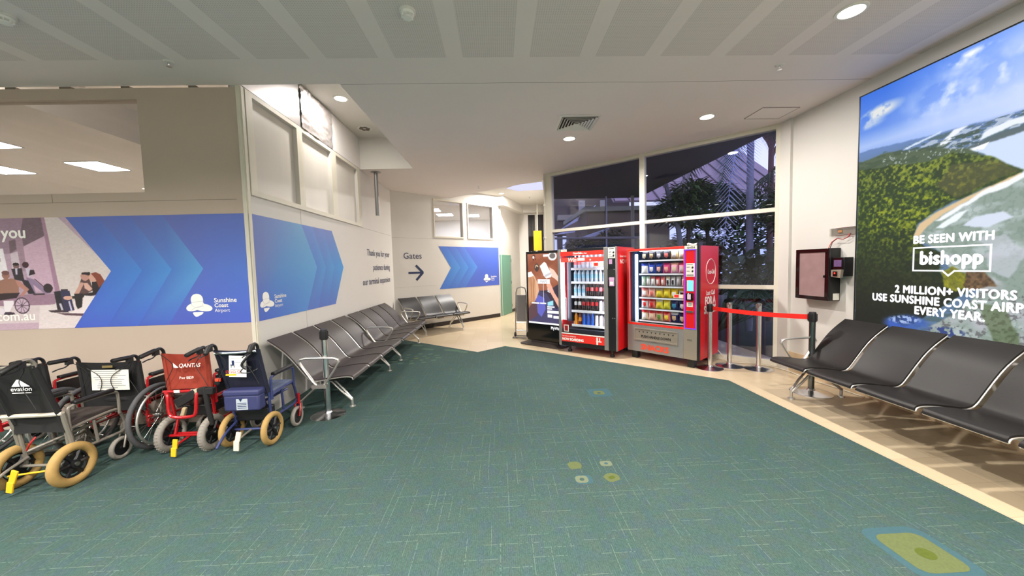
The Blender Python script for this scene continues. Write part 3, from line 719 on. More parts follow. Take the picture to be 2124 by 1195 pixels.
def logo(parent, MX, x, y, s, tx, sizes=(0.058, 0.052, 0.045), gap=0.052):
    mb = MB(); airport_mark(mb, x, y, s, MX); mb.build('emblem', [M['white_print'], M['mark_line']], parent, smooth=False)
    mb = MB()
    for i, (t, b) in enumerate((('Sunshine', 0.0012), ('Coast', 0.0012), ('Airport', 0.0))): mb.text(t, sizes[i] * 1.15, MX @ Matrix.Translation((tx, y + 0.045 - gap * i, 0.002)), bold=b, ext=0.0002)
    mb.build('lettering', M['white_print'], parent, smooth=False)

# left (facing the hall): photo print + chevrons
ML = basis((0, YL - 0.003, 0), (1, 0, 0), (0, 0, 1), (0, -1, 0))
ban = empty('printed_banner', (0, 0, 0), 0, 'long banner on the beige hoarding with a photo of travellers and blue chevrons', 'banner', 'printed blue chevron banners')
mb = MB()
c1, c2, c3, c4 = (92, 108, 176), (88, 112, 186), (86, 120, 192), (98, 112, 182)
m1, m2, m3 = (64, 118, 200), (72, 134, 208), (82, 148, 210)
b1, b2, b3 = (66, 92, 188), (68, 96, 192), (72, 100, 192)
X0 = (-4.485, -4.077, -4.50); X1 = (-4.161, -3.762, -4.168); X2 = (-3.841, -3.458, -3.848); X3 = (-3.512, -3.133, -3.534); X4 = (-2.63, -2.63, -2.63)
band_piece(mb, (X0[0], X1[0]), (X0[1], X1[1]), (X0[2], X1[2]), ((86, 104, 178), (84, 108, 184)), ((62, 110, 196), (66, 128, 206)), ((66, 90, 190), (66, 94, 192)), ML, 0)
band_piece(mb, (X1[0], X2[0]), (X1[1], X2[1]), (X1[2], X2[2]), ((92, 106, 176), (88, 110, 186)), ((66, 112, 194), (72, 138, 208)), ((64, 90, 184), (66, 96, 192)), ML, 0)
band_piece(mb, (X2[0], X3[0]), (X2[1], X3[1]), (X2[2], X3[2]), ((96, 108, 176), (92, 114, 186)), ((72, 118, 194), (84, 152, 210)), ((68, 92, 184), (70, 98, 190)), ML, 0)
band_piece(mb, (X3[0], -3.1, X4[0]), (X3[1], -2.95, X4[1]), (X3[2], -3.1, X4[2]), ((98, 110, 178), (94, 112, 186), (94, 114, 190)), ((84, 108, 190), (82, 112, 196), (80, 116, 200)), ((78, 92, 184), (76, 94, 188), (76, 98, 194)), ML, 0)
mb.build('chevron_print', M['print'], ban, smooth=False)
logo(ban, ML, -3.205, 1.258, 0.27, -3.045)
# photo print
PX0, PX1 = -6.6, -4.077; PW = PX1 - PX0; PH = B1 - B0
A = Art(560, 256, PH / PW)
fx = lambda x: (x - PX0) / PW; fz = lambda z: (z - B0) / PH
def PT(px, py):
    # artwork layout sheet: 1103 x 1195 units covering the visible end of the print
    return (fx(-5.2535 + px * 0.001117), fz(2.24 - (py - 55) * 0.0010906))
def PP(*L): return [PT(*q) for q in L]
A.c[:] = (196, 178, 190); 
A.put(A.v > 0.55, (182, 158, 176)); A.put(A.rect(0, fz(1.35), fx(-4.63), 1), (176, 150, 168))
A.put(A.poly(PP((-900, 50), (500, 50), (500, 230), (180, 390), (-900, 420))), (150, 124, 142))
A.put(A.poly(PP((310, 60), (495, 50), (497, 225), (290, 325), (280, 180))), (112, 92, 104)); A.put(A.poly(PP((165, 270), (225, 255), (225, 350), (165, 390))), (110, 90, 100))
A.put(A.poly(PP((165, 390), (240, 370), (250, 560), (170, 560))), (200, 184, 196)); A.put(A.poly(PP((225, 250), (285, 250), (300, 560), (245, 560))), (158, 130, 146))
A.put(A.poly(PP((290, 325), (497, 225), (540, 760), (300, 760))), (196, 164, 184)); A.put(A.poly(PP((470, 60), (500, 55), (580, 760), (530, 760))), (160, 124, 146))
A.put(A.poly(PP((500, 50), (615, 50), (1060, 560), (1000, 660), (720, 960), (575, 760))), (206, 194, 192))
A.put(A.poly(PP((-900, 340), (105, 340), (135, 640), (-900, 640))), (228, 222, 228)); A.put(A.poly(PP((-900, 430), (75, 430), (75, 465), (20, 470), (20, 580), (-900, 580))), (176, 160, 172))
A.put(A.rect(0, 0, 1, fz(1.345)), (206, 190, 194)); A.put(A.poly(PP((-900, 785), (530, 785), (520, 890), (-900, 890))), (150, 118, 138)); A.put(A.poly(PP((-900, 1060), (370, 1060), (370, 1200), (-900, 1200))), (186, 160, 176))
A.put(A.poly(PP((380, 900), (740, 860), (800, 1120), (350, 1120))), (216, 204, 204))
n_ = fbm(A.u, A.v, 120, 4, 2)[..., None] - .5; A.c += n_ * 16
# walkers
A.put(A.ell(*PT(207, 508), .0125, .0262), (120, 90, 90)); A.put(A.ell(*PT(205, 492), .013, .013), (40, 26, 30)); A.put(A.poly(PP((160, 535), (255, 530), (262, 620), (270, 660), (180, 640))), (42, 34, 44)); A.put(A.poly(PP((195, 530), (215, 530), (210, 590), (195, 590))), (190, 180, 200))
A.put(A.ell(*PT(290, 500), .013, .028), (60, 34, 40)); A.put(A.poly(PP((285, 530), (325, 530), (350, 600), (300, 620))), (196, 186, 204)); A.put(A.poly(PP((325, 550), (360, 548), (370, 590), (310, 605))), (44, 32, 36))
A.put(A.poly(PP((285, 620), (350, 640), (490, 780), (440, 785), (340, 690), (360, 790), (300, 780))), (136, 116, 146)); A.put(A.poly(PP((240, 640), (300, 650), (350, 780), (290, 780))), (40, 32, 44))
A.put(A.line(PT(360, 640), PT(440, 720), .002), (60, 40, 50)); A.put(A.ell(*PT(470, 730), .019, .042), (46, 34, 40)); A.put(A.line(PT(340, 785), PT(430, 785), .003), (60, 44, 52))
# person in a wheelchair
A.put(A.ell(*PT(105, 595), .0155, .036), (150, 104, 92)); A.put(A.ell(*PT(105, 572), .0155, .02), (110, 74, 70)); A.put(A.poly(PP((45, 650), (95, 625), (170, 628), (215, 660), (205, 770), (20, 780))), (150, 108, 92)); A.put(A.poly(PP((185, 640), (230, 660), (300, 735), (240, 800), (215, 790), (255, 740), (200, 700))), (176, 124, 112))
A.put(A.poly(PP((-60, 770), (215, 765), (180, 815), (60, 830), (-60, 850))), (46, 30, 36)); A.put(A.poly(PP((60, 840), (150, 840), (150, 870), (100, 950), (60, 950))), (228, 220, 226)); A.put(A.ell(*PT(222, 890), .0307, .0755), (66, 50, 62)); A.put(A.ell(*PT(222, 890), .0262, .064), (190, 166, 184))
for k in range(5):
    a = k * .63; A.put(A.line(PT(222 + 60 * math.cos(a), 890 + 75 * math.sin(a)), PT(222 - 60 * math.cos(a), 890 - 75 * math.sin(a)), .0012), (90, 70, 84))
A.put(A.line(PT(60, 960), PT(135, 965), .006), (60, 44, 60)); A.put(A.ell(*PT(20, 940), .02, .03), (220, 210, 218))
# suitcases and seated pair
A.put(A.poly(PP((450, 945), (620, 940), (640, 970), (480, 965))), (60, 44, 52)); A.put(A.poly(PP((520, 765), (600, 755), (610, 950), (535, 940))), (34, 30, 38)); A.put(A.poly(PP((575, 760), (660, 760), (690, 950), (600, 960))), (48, 46, 76)); A.put(A.poly(PP((555, 880), (575, 880), (590, 945), (570, 945))), (190, 184, 200)); A.put(A.poly(PP((640, 860), (655, 860), (670, 950), (655, 955))), (190, 184, 210)); A.put(A.line(PT(590, 752), PT(640, 752), .004), (60, 50, 60))
A.put(A.poly(PP((780, 640), (850, 650), (880, 760), (800, 800), (720, 790), (740, 740))), (86, 60, 60)); A.put(A.ell(*PT(812, 625), .017, .04), (186, 138, 126)); A.put(A.poly(PP((785, 590), (860, 585), (868, 625), (820, 610), (785, 606))), (34, 28, 32)); A.put(A.poly(PP((770, 680), (800, 690), (745, 790), (700, 790))), (196, 150, 136))
A.put(A.poly(PP((700, 790), (780, 790), (760, 920), (720, 940), (705, 900))), (30, 26, 30))
A.put(A.poly(PP((870, 680), (985, 670), (900, 815), (870, 790))), (34, 26, 30)); A.put(A.ell(*PT(885, 640), .017, .04), (204, 156, 140)); A.put(A.poly(PP((868, 598), (915, 588), (955, 610), (990, 680), (930, 740), (905, 650))), (128, 62, 46)); A.put(A.poly(PP((795, 690), (830, 690), (870, 750), (840, 770), (800, 740))), (206, 164, 150)); A.put(A.poly(PP((610, 825), (700, 810), (870, 780), (890, 810), (700, 840))), (36, 28, 32)); A.put(A.ell(*PT(640, 828), .018, .018), (206, 160, 146))
A.put(A.poly(PP((790, 810), (890, 820), (800, 960), (750, 960))), (224, 214, 214)); A.put(A.poly(PP((700, 940), (790, 950), (780, 985), (650, 980))), (226, 214, 216)); A.put(A.poly(PP((520, 970), (780, 985), (775, 1010), (600, 995))), (90, 64, 74))
px0 = lambda u: u * PW + PX0
clipf = lambda u, v: np.where(v > fz(BM), (px0(u) - X0[1]) / (X0[0] - X0[1]) <= 1 - (1 - (v - fz(BM)) / (1 - fz(BM))) * 1.0 + 0, True) | True
def clip_photo(u, v):
    x = px0(u); z = v * PH + B0
    lim = np.where(z > BM, X0[1] + (X0[0] - X0[1]) * (z - BM) / (B1 - BM), X0[1] + (X0[2] - X0[1]) * (BM - z) / (BM - B0))
    return x < lim + 0.004
A.sheet('photo_print', ML @ Matrix.Translation((PX0, B0, -0.0006)), PW, PH, M['print'], ban, clip_photo)
mb = MB(); mb.text('you', 0.165, ML @ Matrix.Translation((-5.135, 2.035, 0.001)), bold=0.004, ext=0.0003, sx=1.0); mb.build('photo_lettering', M['white_print'], ban, smooth=False); mb = MB(); mb.text('.com.au', 0.135, ML @ Matrix.Translation((-4.878, 1.175, 0.001)), align='RIGHT', bold=0.002, ext=0.0003, sx=1.0)
mb.build('photo_lettering', M['white_print'], ban, smooth=False)
# corridor side of the corner
MC = basis((XC + 0.003, 0, 0), (0, 1, 0), (0, 0, 1), (1, 0, 0))
ban2 = empty('printed_banner', (0, 0, 0), 0, 'blue arrow shaped banner on the corridor hoarding above the long bench', 'banner', 'printed blue chevron banners')
Y1 = (5.03, 5.389, 5.052); Y2 = (5.324, 5.657, 5.365); Y3 = (5.639, 5.935, 5.666); Y4 = (5.925, 6.291, 5.925)
mb = MB()
band_piece(mb, (YL - 0.003, 4.5, Y1[0]), (YL - 0.003, 4.55, Y1[1]), (YL - 0.003, 4.5, Y1[2]), ((100, 116, 180), (96, 130, 192), (92, 150, 196)), ((104, 118, 180), (80, 138, 200), (88, 158, 208)), ((74, 98, 194), (74, 116, 200), (80, 138, 206)), MC, 0)
band_piece(mb, (Y1[0], Y2[0]), (Y1[1], Y2[1]), (Y1[2], Y2[2]), ((84, 118, 190), (88, 126, 196)), ((70, 128, 200), (78, 146, 208)), ((84, 112, 192), (80, 118, 198)), MC, 0)
band_piece(mb, (Y2[0], Y3[0]), (Y2[1], Y3[1]), (Y2[2], Y3[2]), ((90, 114, 184), (92, 122, 192)), ((72, 132, 202), (74, 148, 210)), ((86, 108, 188), (82, 116, 196)), MC, 0)
band_piece(mb, (Y3[0], Y4[0]), (Y3[1], Y4[1]), (Y3[2], Y4[2]), ((98, 116, 182), (94, 122, 190)), ((68, 138, 208), (70, 150, 214)), ((90, 112, 188), (84, 118, 196)), MC, 0)
mb.build('chevron_print', M['print'], ban2, smooth=False)
logo(ban2, MC, 4.20, 1.258, 0.25, 4.342)
# gates wall
MG = basis(G0 + GN * 0.003, GD, (0, 0, 1), GN)
ban3 = empty('printed_banner', (0, 0, 0), 0, 'smaller blue chevron banner at the end of the wall with the arrow', 'banner', 'printed blue chevron banners')
_B = (B0, B1, BM); B0, B1, BM = 1.024, 2.204, 1.607
mb = MB()
Z0 = (1.345, 1.735, 1.336); Z1 = (1.62, 2.06, 1.62); Z2 = (1.92, 2.36, 1.92); Z3 = (2.22, 2.70, 2.22); Z4 = (GE, GE, GE)
band_piece(mb, (Z0[0], Z1[0]), (Z0[1], Z1[1]), (Z0[2], Z1[2]), ((76, 108, 190), (78, 116, 196)), ((70, 128, 204), (80, 140, 210)), ((70, 112, 198), (74, 118, 200)), MG, 0)
band_piece(mb, (Z1[0], Z2[0]), (Z1[1], Z2[1]), (Z1[2], Z2[2]), ((80, 106, 188), (82, 116, 196)), ((70, 124, 202), (78, 138, 210)), ((76, 110, 194), (76, 118, 200)), MG, 0)
band_piece(mb, (Z2[0], Z3[0]), (Z2[1], Z3[1]), (Z2[2], Z3[2]), ((84, 106, 188), (82, 116, 198)), ((68, 116, 200), (78, 136, 212)), ((78, 108, 192), (74, 116, 200)), MG, 0)
band_piece(mb, (Z3[0], 2.9, Z4[0]), (Z3[1], 3.1, Z4[1]), (Z3[2], 2.9, Z4[2]), ((80, 104, 190), (76, 102, 192), (74, 100, 194)), ((74, 104, 196), (70, 100, 196), (68, 98, 196)), ((78, 102, 192), (76, 100, 194), (74, 98, 194)), MG, 0)
mb.build('chevron_print', M['print'], ban3, smooth=False)
B0, B1, BM = _B
logo(ban3, MG, 3.06, 1.235, 0.28, 3.22)
# wall lettering
mb = MB(); mb.text('Thank you for your', 0.185, MC @ Matrix.Translation((8.93, 1.90, 0)), 'RIGHT', 0.0015, 0.0004, sx=1.02); mb.text('patience during', 0.185, MC @ Matrix.Translation((8.92, 1.60, 0)), 'RIGHT', 0.0015, 0.0004, sx=1.02); mb.text('our terminal expansion', 0.185, MC @ Matrix.Translation((8.91, 1.31, 0)), 'RIGHT', 0.0015, 0.0004, sx=1.02)
tag(mb.build('wall_lettering', M['navy_print'], smooth=False), 'three navy lines of thank you lettering at the end of the corridor wall', 'lettering')
sg = empty('direction_sign', (0, 0, 0), 0, 'navy gates word over a right pointing arrow on the white wall', 'sign')
mb = MB(); mb.text('Gates', 0.22, MG @ Matrix.Translation((0.285, 1.87, 0)), 'LEFT', 0.001, 0.0004, sx=1.0, space=1.04); mb.build('lettering', M['navy_print'], sg, smooth=False)
mb = MB(); mb.plate([(0.41, 1.475), (0.80, 1.475), (0.80, 1.528), (0.41, 1.528)], 0.0008, MG)
mb.plate([(0.655, 1.715), (0.607, 1.675), (0.782, 1.50), (0.607, 1.325), (0.655, 1.285), (0.855, 1.475), (0.855, 1.527)], 0.0008, MG @ Matrix.Translation((0, 0, 0.0004))); mb.build('arrow', M['navy_print'], sg, smooth=False)

# ------------------------------------------------------------------ backlit seaside billboard on the right wall
BY0, BY1, BZ0, BZ1 = 4.06, 2.33, 0.835, 3.382
bb = empty('lightbox_billboard', (XR, BY0, BZ0), 0, 'huge backlit billboard of a forested coast on the right wall', 'billboard')
BW, BH = BY0 - BY1, BZ1 - BZ0
MBB = basis((-0.05, 0, 0), (0, -1, 0), (0, 0, 1), (-1, 0, 0))
A = Art(340, 500, BH / BW); u, v = A.u, A.v
sky = (v - .66) / .34
s1 = np.stack([70 + 0 * u, 125 + 0 * u, 222 + 0 * u], -1); s2 = np.stack([150 + 0 * u, 178 + 0 * u, 232 + 0 * u], -1)
t = np.clip(sky, 0, 1)[..., None]; A.c = s2 * (1 - t) + s1 * t
A.c += ((np.clip(u - .15, 0, .6) / .6)[..., None] * np.array((70, 50, 26)))
cl = fbm(u, v, 7, 11, 5, 1.6); cl2 = fbm(u + .2, v, 16, 31, 4, 1.4)
band = np.exp(-((v - (.87 + .02 * u)) / .07) ** 2) * np.clip((u - .22) * 4, 0, 1)
A.put(np.clip((cl - .40) * 4, 0, 1) * band * .85, (236, 240, 250)); A.put(np.clip((cl2 - .5) * 5, 0, 1) * band * .6, (250, 250, 252))
A.put(np.clip((cl + .5 * cl2 - .72) * 5, 0, 1) * A.ell(.56, .965, .13, .028, 0, .5), (244, 246, 252)); A.put(np.clip((cl2 - .36) * 6, 0, 1) * A.ell(.12, .905, .15, .035, .1, .6), (222, 224, 224)); A.put(np.clip((cl2 - .4) * 5, 0, 1) * A.ell(.05, .87, .12, .025, 0, .6) * .7, (214, 220, 228))
A.put(np.clip(1 - np.abs(v - .78) / .06, 0, 1) * .6, (206, 218, 244))
A.put(A.poly([(0, .762), (.1, .758), (.3, .748), (.6, .735), (1, .74), (1, .6), (0, .6)], .01, 3), (108, 138, 186)); A.put(np.clip((.745 - v) * 20, 0, 1) * (v < .745), (104, 130, 160))
pl = fbm(u, v, 22, 51, 3, 5.0); A.put((v < .735) * (pl > .52) * (u > .15) * .75, (84, 108, 110)); A.put((v < .735) * (pl < .40) * (u > .25) * (v > .66) * .7, (206, 214, 226))
A.put(A.poly([(.27, .725), (.45, .745), (.44, .738), (.28, .718)], .01, 5), (214, 228, 246)); A.put(A.poly([(.42, .695), (.50, .735), (.56, .738), (.5, .71), (.46, .69)], .015, 6), (232, 236, 244)); A.put(A.poly([(.60, .676), (.62, .70), (.70, .715), (1, .735), (1, .705), (.72, .695)], .012, 8), (230, 236, 248))
A.put(A.poly([(.55, .665), (.70, .685), (1, .70), (1, .66), (.7, .665), (.58, .648)], .012, 9), (96, 112, 118))
A.put(A.poly([(.545, .655), (.73, .668), (1, .69), (1, .5), (.70, .55), (.62, .63)], .006, 10), (206, 220, 244)); A.put(A.poly([(.545, .652), (.64, .665), (.62, .645)], 0), (244, 246, 250))
# forested headland
fol = fbm(u, v, 78, 71, 4, 1.4); fo2 = fbm(u, v, 12, 81, 3, 1.3); fo3 = fbm(u, v, 90, 91, 2, 1.3)
g = np.stack([40 + 0 * u, 66 + 0 * u, 24 + 0 * u], -1); g2 = np.stack([162 + 0 * u, 172 + 0 * u, 40 + 0 * u], -1)
lit = np.clip((fol - .40) * 2.8 + (fo2 - .5) * .9, 0, 1) * np.clip(.3 + 1.5 * np.exp(-((u - .30) / .25) ** 2 - ((v - .50) / .16) ** 2), 0, 1)
F = g * (1 - lit[..., None]) + g2 * lit[..., None]
F = F * np.clip(.35 + (v - .05) * 1.6, .30, 1)[..., None]
A.put(A.poly([(0, .718), (.15, .727), (.3, .708), (.44, .688), (.56, .66), (.62, .62), (.5, .6), (0, .62)], .012, 12), (88, 106, 82)); A.put((v > .62) * (v < .72) * (u < .6) * (pl > .53) * .5, (60, 82, 62)); A.put((v > .64) * (v < .71) * (u > .15) * (u < .6) * (fo3 > .72) * .6, (196, 204, 208))
forest = A.poly([(0, .682), (.19, .671), (.38, .648), (.5, .66), (.56, .64), (.65, .612), (.70, .585), (.76, .552), (.745, .535), (.68, .522), (.60, .512), (.52, .488), (.42, .455), (.345, .415), (.33, .37), (.40, .33), (.47, .31), (.46, .24), (.50, .19), (.60, .22), (.62, .19), (.50, .12), (.36, .04), (.25, -.01), (0, -.01)], .014, 13)
A.put(forest, F); A.put(A.poly([(.42, .56), (.50, .62), (.66, .60), (.75, .55), (.6, .52), (.52, .50)], .02, 14) * .55, (112, 104, 70)); A.put(forest * (v > .59) * np.clip((fol - .5) * 6, 0, 1) * .6, (140, 150, 62))
# sea, beach and surf
seap = [(.76, .54), (.68, .516), (.59, .503), (.5, .478), (.40, .445), (.345, .405), (.33, .37), (.40, .34), (.47, .31), (.50, .26), (.60, .22), (.64, .18), (.55, .10), (.42, .03), (.40, -.01), (1.01, -.01), (1.01, .56)]
wv = fbm(u * 1.0, v, 9, 101, 5, 3.2); A.put(A.poly(seap, .012, 15), (150, 166, 158)); sea = A.poly(seap, .012, 15)
A.put(sea * np.clip((wv - .47) * 5, 0, 1) * .7, (196, 206, 208)); A.put(sea * (fo3 > .6) * .25, (110, 130, 116)); A.put(sea * (v < .30) * np.clip((fo2 - .40) * 3, 0, 1) * .8, (188, 188, 196)); A.put(sea * (v < .18) * (fol > .58) * .6, (96, 92, 96)); A.put(A.poly([(.70, .0), (.62, .12), (.72, .13), (.8, .0)], .03, 18) * .6, (86, 104, 62))
A.put(A.poly([(.335, .375), (.36, .42), (.45, .462), (.60, .508), (.75, .545), (.76, .535), (.60, .495), (.47, .45), (.40, .41), (.36, .37)], .008, 16), (222, 196, 158))
A.put(A.poly([(.43, .42), (.50, .455), (.62, .500), (.76, .545), (.80, .54), (.66, .495), (.56, .465), (.49, .43)], .022, 17), (240, 244, 248)); A.put(A.poly([(.44, .40), (.52, .445), (.57, .455), (.53, .425), (.47, .395)], .02, 19), (236, 242, 248)); A.put(A.poly([(.55, .395), (.60, .425), (.70, .43), (.74, .41), (.66, .385)], .02, 20), (214, 222, 236)); A.put(A.poly([(.62, .34), (.70, .36), (.78, .30), (.74, .22), (.66, .25), (.66, .30)], .04, 21) * .6, (206, 208, 220))
A.put(A.poly([(.48, .19), (.47, .24), (.51, .26), (.57, .23), (.58, .19), (.53, .17)], .03, 22), np.stack([120 + 90 * (fol - .3), 122 + 80 * (fol - .3), 30 + 20 * fo3], -1)); rock = np.stack([120 + 0 * u, 96 + 0 * u, 70 + 0 * u], -1) * (.55 + .8 * fo3)[..., None]
A.put(A.poly([(.57, .24), (.64, .235), (.69, .19), (.60, .17), (.56, .19)], .035, 23), rock)
A.put(A.ell(.30, .03, .14, .045, .1, .4) * np.clip(fo2 * 2 - .3, 0, 1), (64, 104, 188)); A.put(A.ell(.30, .045, .10, .02, .1, .4) * (fol > .5), (170, 190, 230)); A.put(A.ell(.5, .02, .1, .02, 0, .4) * (fol > .45), (60, 80, 140))
A.c = 255 * np.clip(A.c / 255, 0, 1) ** 1.18
M['lightbox_face'] = print_mat('lightbox_face', 0.74, 0.6, 0.1)
A.sheet('poster_face', MBB, BW, BH, M['lightbox_face'], bb)
mb = MB()
for a, b in (((-0.012, -0.012, -0.05), (BW + 0.012, 0, 0.004)), ((-0.012, BH, -0.05), (BW + 0.012, BH + 0.012, 0.004)), ((-0.012, 0, -0.05), (0, BH, 0.004)), ((BW, 0, -0.05), (BW + 0.012, BH, 0.004))): mb.span(a, b, 0, MBB)
mb.span((0, 0, -0.05), (BW, BH, -0.012), 0, MBB)
mb.build('frame', M['black_plastic'], bb, smooth=False)
M['lit_letters'] = emit_mat('lit_letters', (250, 250, 255), 1.0)
mb = MB(); T = lambda yy, z: MBB @ Matrix.Translation((BY0 - yy, z - BZ0, 0.001))
YCEN = 3.19
mb.text('BE SEEN WITH', 0.108, T(YCEN - .002, 1.715), 'CENTER', 0.0045, 0.0004, sx=0.775 / 0.97, space=1.08)
mb.text('bishopp', 0.178, T(YCEN, 1.512), 'CENTER', 0.0075, 0.0004, sx=0.79, space=1.06)
for i, tline in enumerate(('2 MILLION+ VISITORS', 'USE SUNSHINE COAST AIRPORT', 'EVERY YEAR.')): mb.text(tline, 0.108, T(YCEN, 1.222 - 0.100 * i), 'CENTER', 0.0045, 0.0004, sx=0.80, space=1.09)
x0, x1, z0, z1 = BY0 - 3.478, BY0 - 2.91, 1.45 - BZ0, 1.672 - BZ0; w_ = 0.014
fp = [(x0, z1), (x1, z1), (x1, z0), (x0 + .33, z0), (x0 + .285, z0 - .045), (x0 + .24, z0), (x0, z0)]
for a, b in zip(fp, fp[1:] + fp[:1]):
    d = Vector((b[0] - a[0], b[1] - a[1])).normalized(); nx, ny = -d.y * w_ / 2, d.x * w_ / 2; e = d * w_ / 2
    mb.plate([(a[0] - e.x + nx, a[1] - e.y + ny), (b[0] + e.x + nx, b[1] + e.y + ny), (b[0] + e.x - nx, b[1] + e.y - ny), (a[0] - e.x - nx, a[1] - e.y - ny)], 0.0008, MBB @ Matrix.Translation((0, 0, 0.001)))
mb.build('lettering', M['lit_letters'], bb, smooth=False)
# ------------------------------------------------------------------ beam seating
PROF = [(0.985, 0.405), (0.978, 0.424), (0.955, 0.434), (0.90, 0.437), (0.80, 0.428), (0.70, 0.413), (0.62, 0.402), (0.565, 0.402), (0.52, 0.417), (0.485, 0.448), (0.445, 0.50), (0.40, 0.56), (0.35, 0.625), (0.295, 0.69), (0.235, 0.748), (0.175, 0.797), (0.125, 0.833), (0.085, 0.862)]
def smooth_prof(P, n=3):
    out = []
    for i in range(len(P) - 1):
        p0 = P[max(i - 1, 0)]; p1 = P[i]; p2 = P[i + 1]; p3 = P[min(i + 2, len(P) - 1)]
        for k in range(n):
            t = k / n
            out.append(tuple(0.5 * ((2 * p1[a]) + (-p0[a] + p2[a]) * t + (2 * p0[a] - 5 * p1[a] + 4 * p2[a] - p3[a]) * t * t + (-p0[a] + 3 * p1[a] - 3 * p2[a] + p3[a]) * t ** 3) for a in (0, 1)))
    out.append(P[-1]); return out
SPROF = smooth_prof(PROF)
def sweep(mb, prof, x0, x1, th, m=0, dish=0.0, nx=6):
    k = len(prof); N = []
    for i in range(k):
        a = prof[max(i - 1, 0)]; b = prof[min(i + 1, k - 1)]; t = Vector((b[0] - a[0], b[1] - a[1])).normalized(); N.append((-t.y, t.x))   # lower / rear side
    vs = []
    for side in (0, 1):
        for i, (y, z) in enumerate(prof):
            for j in range(nx + 1):
                f = j / nx; x = x0 + (x1 - x0) * f; q = dish * (1 - (2 * f - 1) ** 2) * math.sin(math.pi * i / (k - 1))
                o = (th if side else 0) + q
                vs.append((x, y + N[i][0] * o, z + N[i][1] * o))
    L = k * (nx + 1); I = lambda s, i, j: s * L + i * (nx + 1) + j; fs = []
    for i in range(k - 1):
        for j in range(nx):
            fs.append((I(0, i, j), I(0, i + 1, j), I(0, i + 1, j + 1), I(0, i, j + 1))); fs.append((I(1, i, j), I(1, i, j + 1), I(1, i + 1, j + 1), I(1, i + 1, j)))
        fs.append((I(0, i, 0), I(1, i, 0), I(1, i + 1, 0), I(0, i + 1, 0))); fs.append((I(0, i, nx), I(0, i + 1, nx), I(1, i + 1, nx), I(1, i, nx)))
    for j in range(nx):
        fs.append((I(0, 0, j), I(0, 0, j + 1), I(1, 0, j + 1), I(1, 0, j))); fs.append((I(0, k - 1, j), I(1, k - 1, j), I(1, k - 1, j + 1), I(0, k - 1, j + 1)))
    mb.add(vs, fs, m)
def make_bench(label, loc, rz, n, pitch=0.508, legs=(0.25,), arms=None, group='rows of linked black waiting seats', hide='vinyl'):
    o = empty('bench_seating', loc, rz, label, 'bench', group)
    Lx = n * pitch
    mb = MB(); mb.box((Lx / 2, 0.60, 0.335), (Lx - 0.02, 0.09, 0.045)); mb.box((Lx / 2, 0.60, 0.372), (Lx - 0.1, 0.05, 0.03)); mb.build('beam', M['satin_alu'], o, bevel=0.006)
    for i in range(n):
        x0 = i * pitch + 0.026; x1 = (i + 1) * pitch - 0.026
        mb = MB(); sweep(mb, SPROF, x0, x1, -0.016, 0, 0.012); s_ = mb.build('seat_shell', M[hide], o)
        mb = MB()
        for xx in (x0 - 0.002, x1 + 0.002): mb.tube([(xx, y, z - 0.004) for y, z in SPROF], 0.0065, 6)
        mb.tube([(x0, SPROF[-1][0], SPROF[-1][1]), (x1, SPROF[-1][0], SPROF[-1][1])], 0.006, 6); mb.tube([(x0, SPROF[0][0], SPROF[0][1] - 0.004), (x1, SPROF[0][0], SPROF[0][1] - 0.004)], 0.006, 6)
        mb.build('edge_frame', M['satin_alu'], s_)
        mb = MB(); mb.box(((x0 + x1) / 2, 0.66, 0.366), (0.16, 0.32, 0.03)); mb.build('seat_bracket', M['rubber_seal'], s_, bevel=0.004)
    for lx in legs:
        x = lx * Lx
        for sgn, yf in ((1, 0.86), (-1, 0.27)):
            mb = MB()
            for dx in (-0.035, 0.035): mb.tube([(x + dx, 0.60 + 0.03 * sgn, 0.34), (x + dx * 0.9, 0.60 + 0.6 * (yf - 0.6), 0.20), (x + dx * 0.25, yf, 0.085)], 0.0125, 8)
            mb.tube([(x, yf, 0.10), (x, yf, 0.018)], 0.015, 10); mb.lathe([(0.036, 0.0), (0.034, 0.012), (0.016, 0.02)], 16, 0, Matrix.Translation((x, yf, 0.0))); mb.build('leg', M['satin_alu'], o)
    for ax in (arms or (0.0, Lx)):
        mb = MB()
        mb.tube([(ax, 0.62, 0.345), (ax, 0.565, 0.40), (ax, 0.46, 0.56), (ax, 0.425, 0.62), (ax, 0.44, 0.648), (ax, 0.50, 0.66), (ax, 0.70, 0.658), (ax, 0.80, 0.652), (ax, 0.845, 0.638), (ax, 0.85, 0.61), (ax, 0.80, 0.52), (ax, 0.715, 0.40), (ax, 0.66, 0.345)], 0.0125, 8, sx=1.5)
        mb.box((ax, 0.635, 0.345), (0.05, 0.16, 0.04)); mb.build('armrest', M['satin_alu'], o)
    return o
make_bench('four linked dark seats along the corridor hoarding, nearest the parked wheelchairs', (XC, 6.03, 0), -math.pi / 2, 4, legs=(0.14, 0.86), arms=(0.0, 2.03))
make_bench('four linked dark seats along the corridor hoarding, farther from the wheelchairs', (XC, 8.14, 0), -math.pi / 2, 4, legs=(0.14, 0.86), arms=(0.0,))
q = G0 + GD * 1.62 ; rzg = math.atan2(-GN.x, GN.y)
make_bench('three linked dark seats under the arrow sign on the far white wall', (q.x, q.y, 0), rzg, 3, 0.535, legs=(0.10, 0.80), arms=(0.0, 1.60), hide='vinyl_black')
make_bench('row of linked black seats under the seaside billboard', (XR, 1.58, 0), math.pi / 2, 5, 0.515, legs=(0.12, 0.93), arms=(0.0, 2.575), hide='vinyl_black')

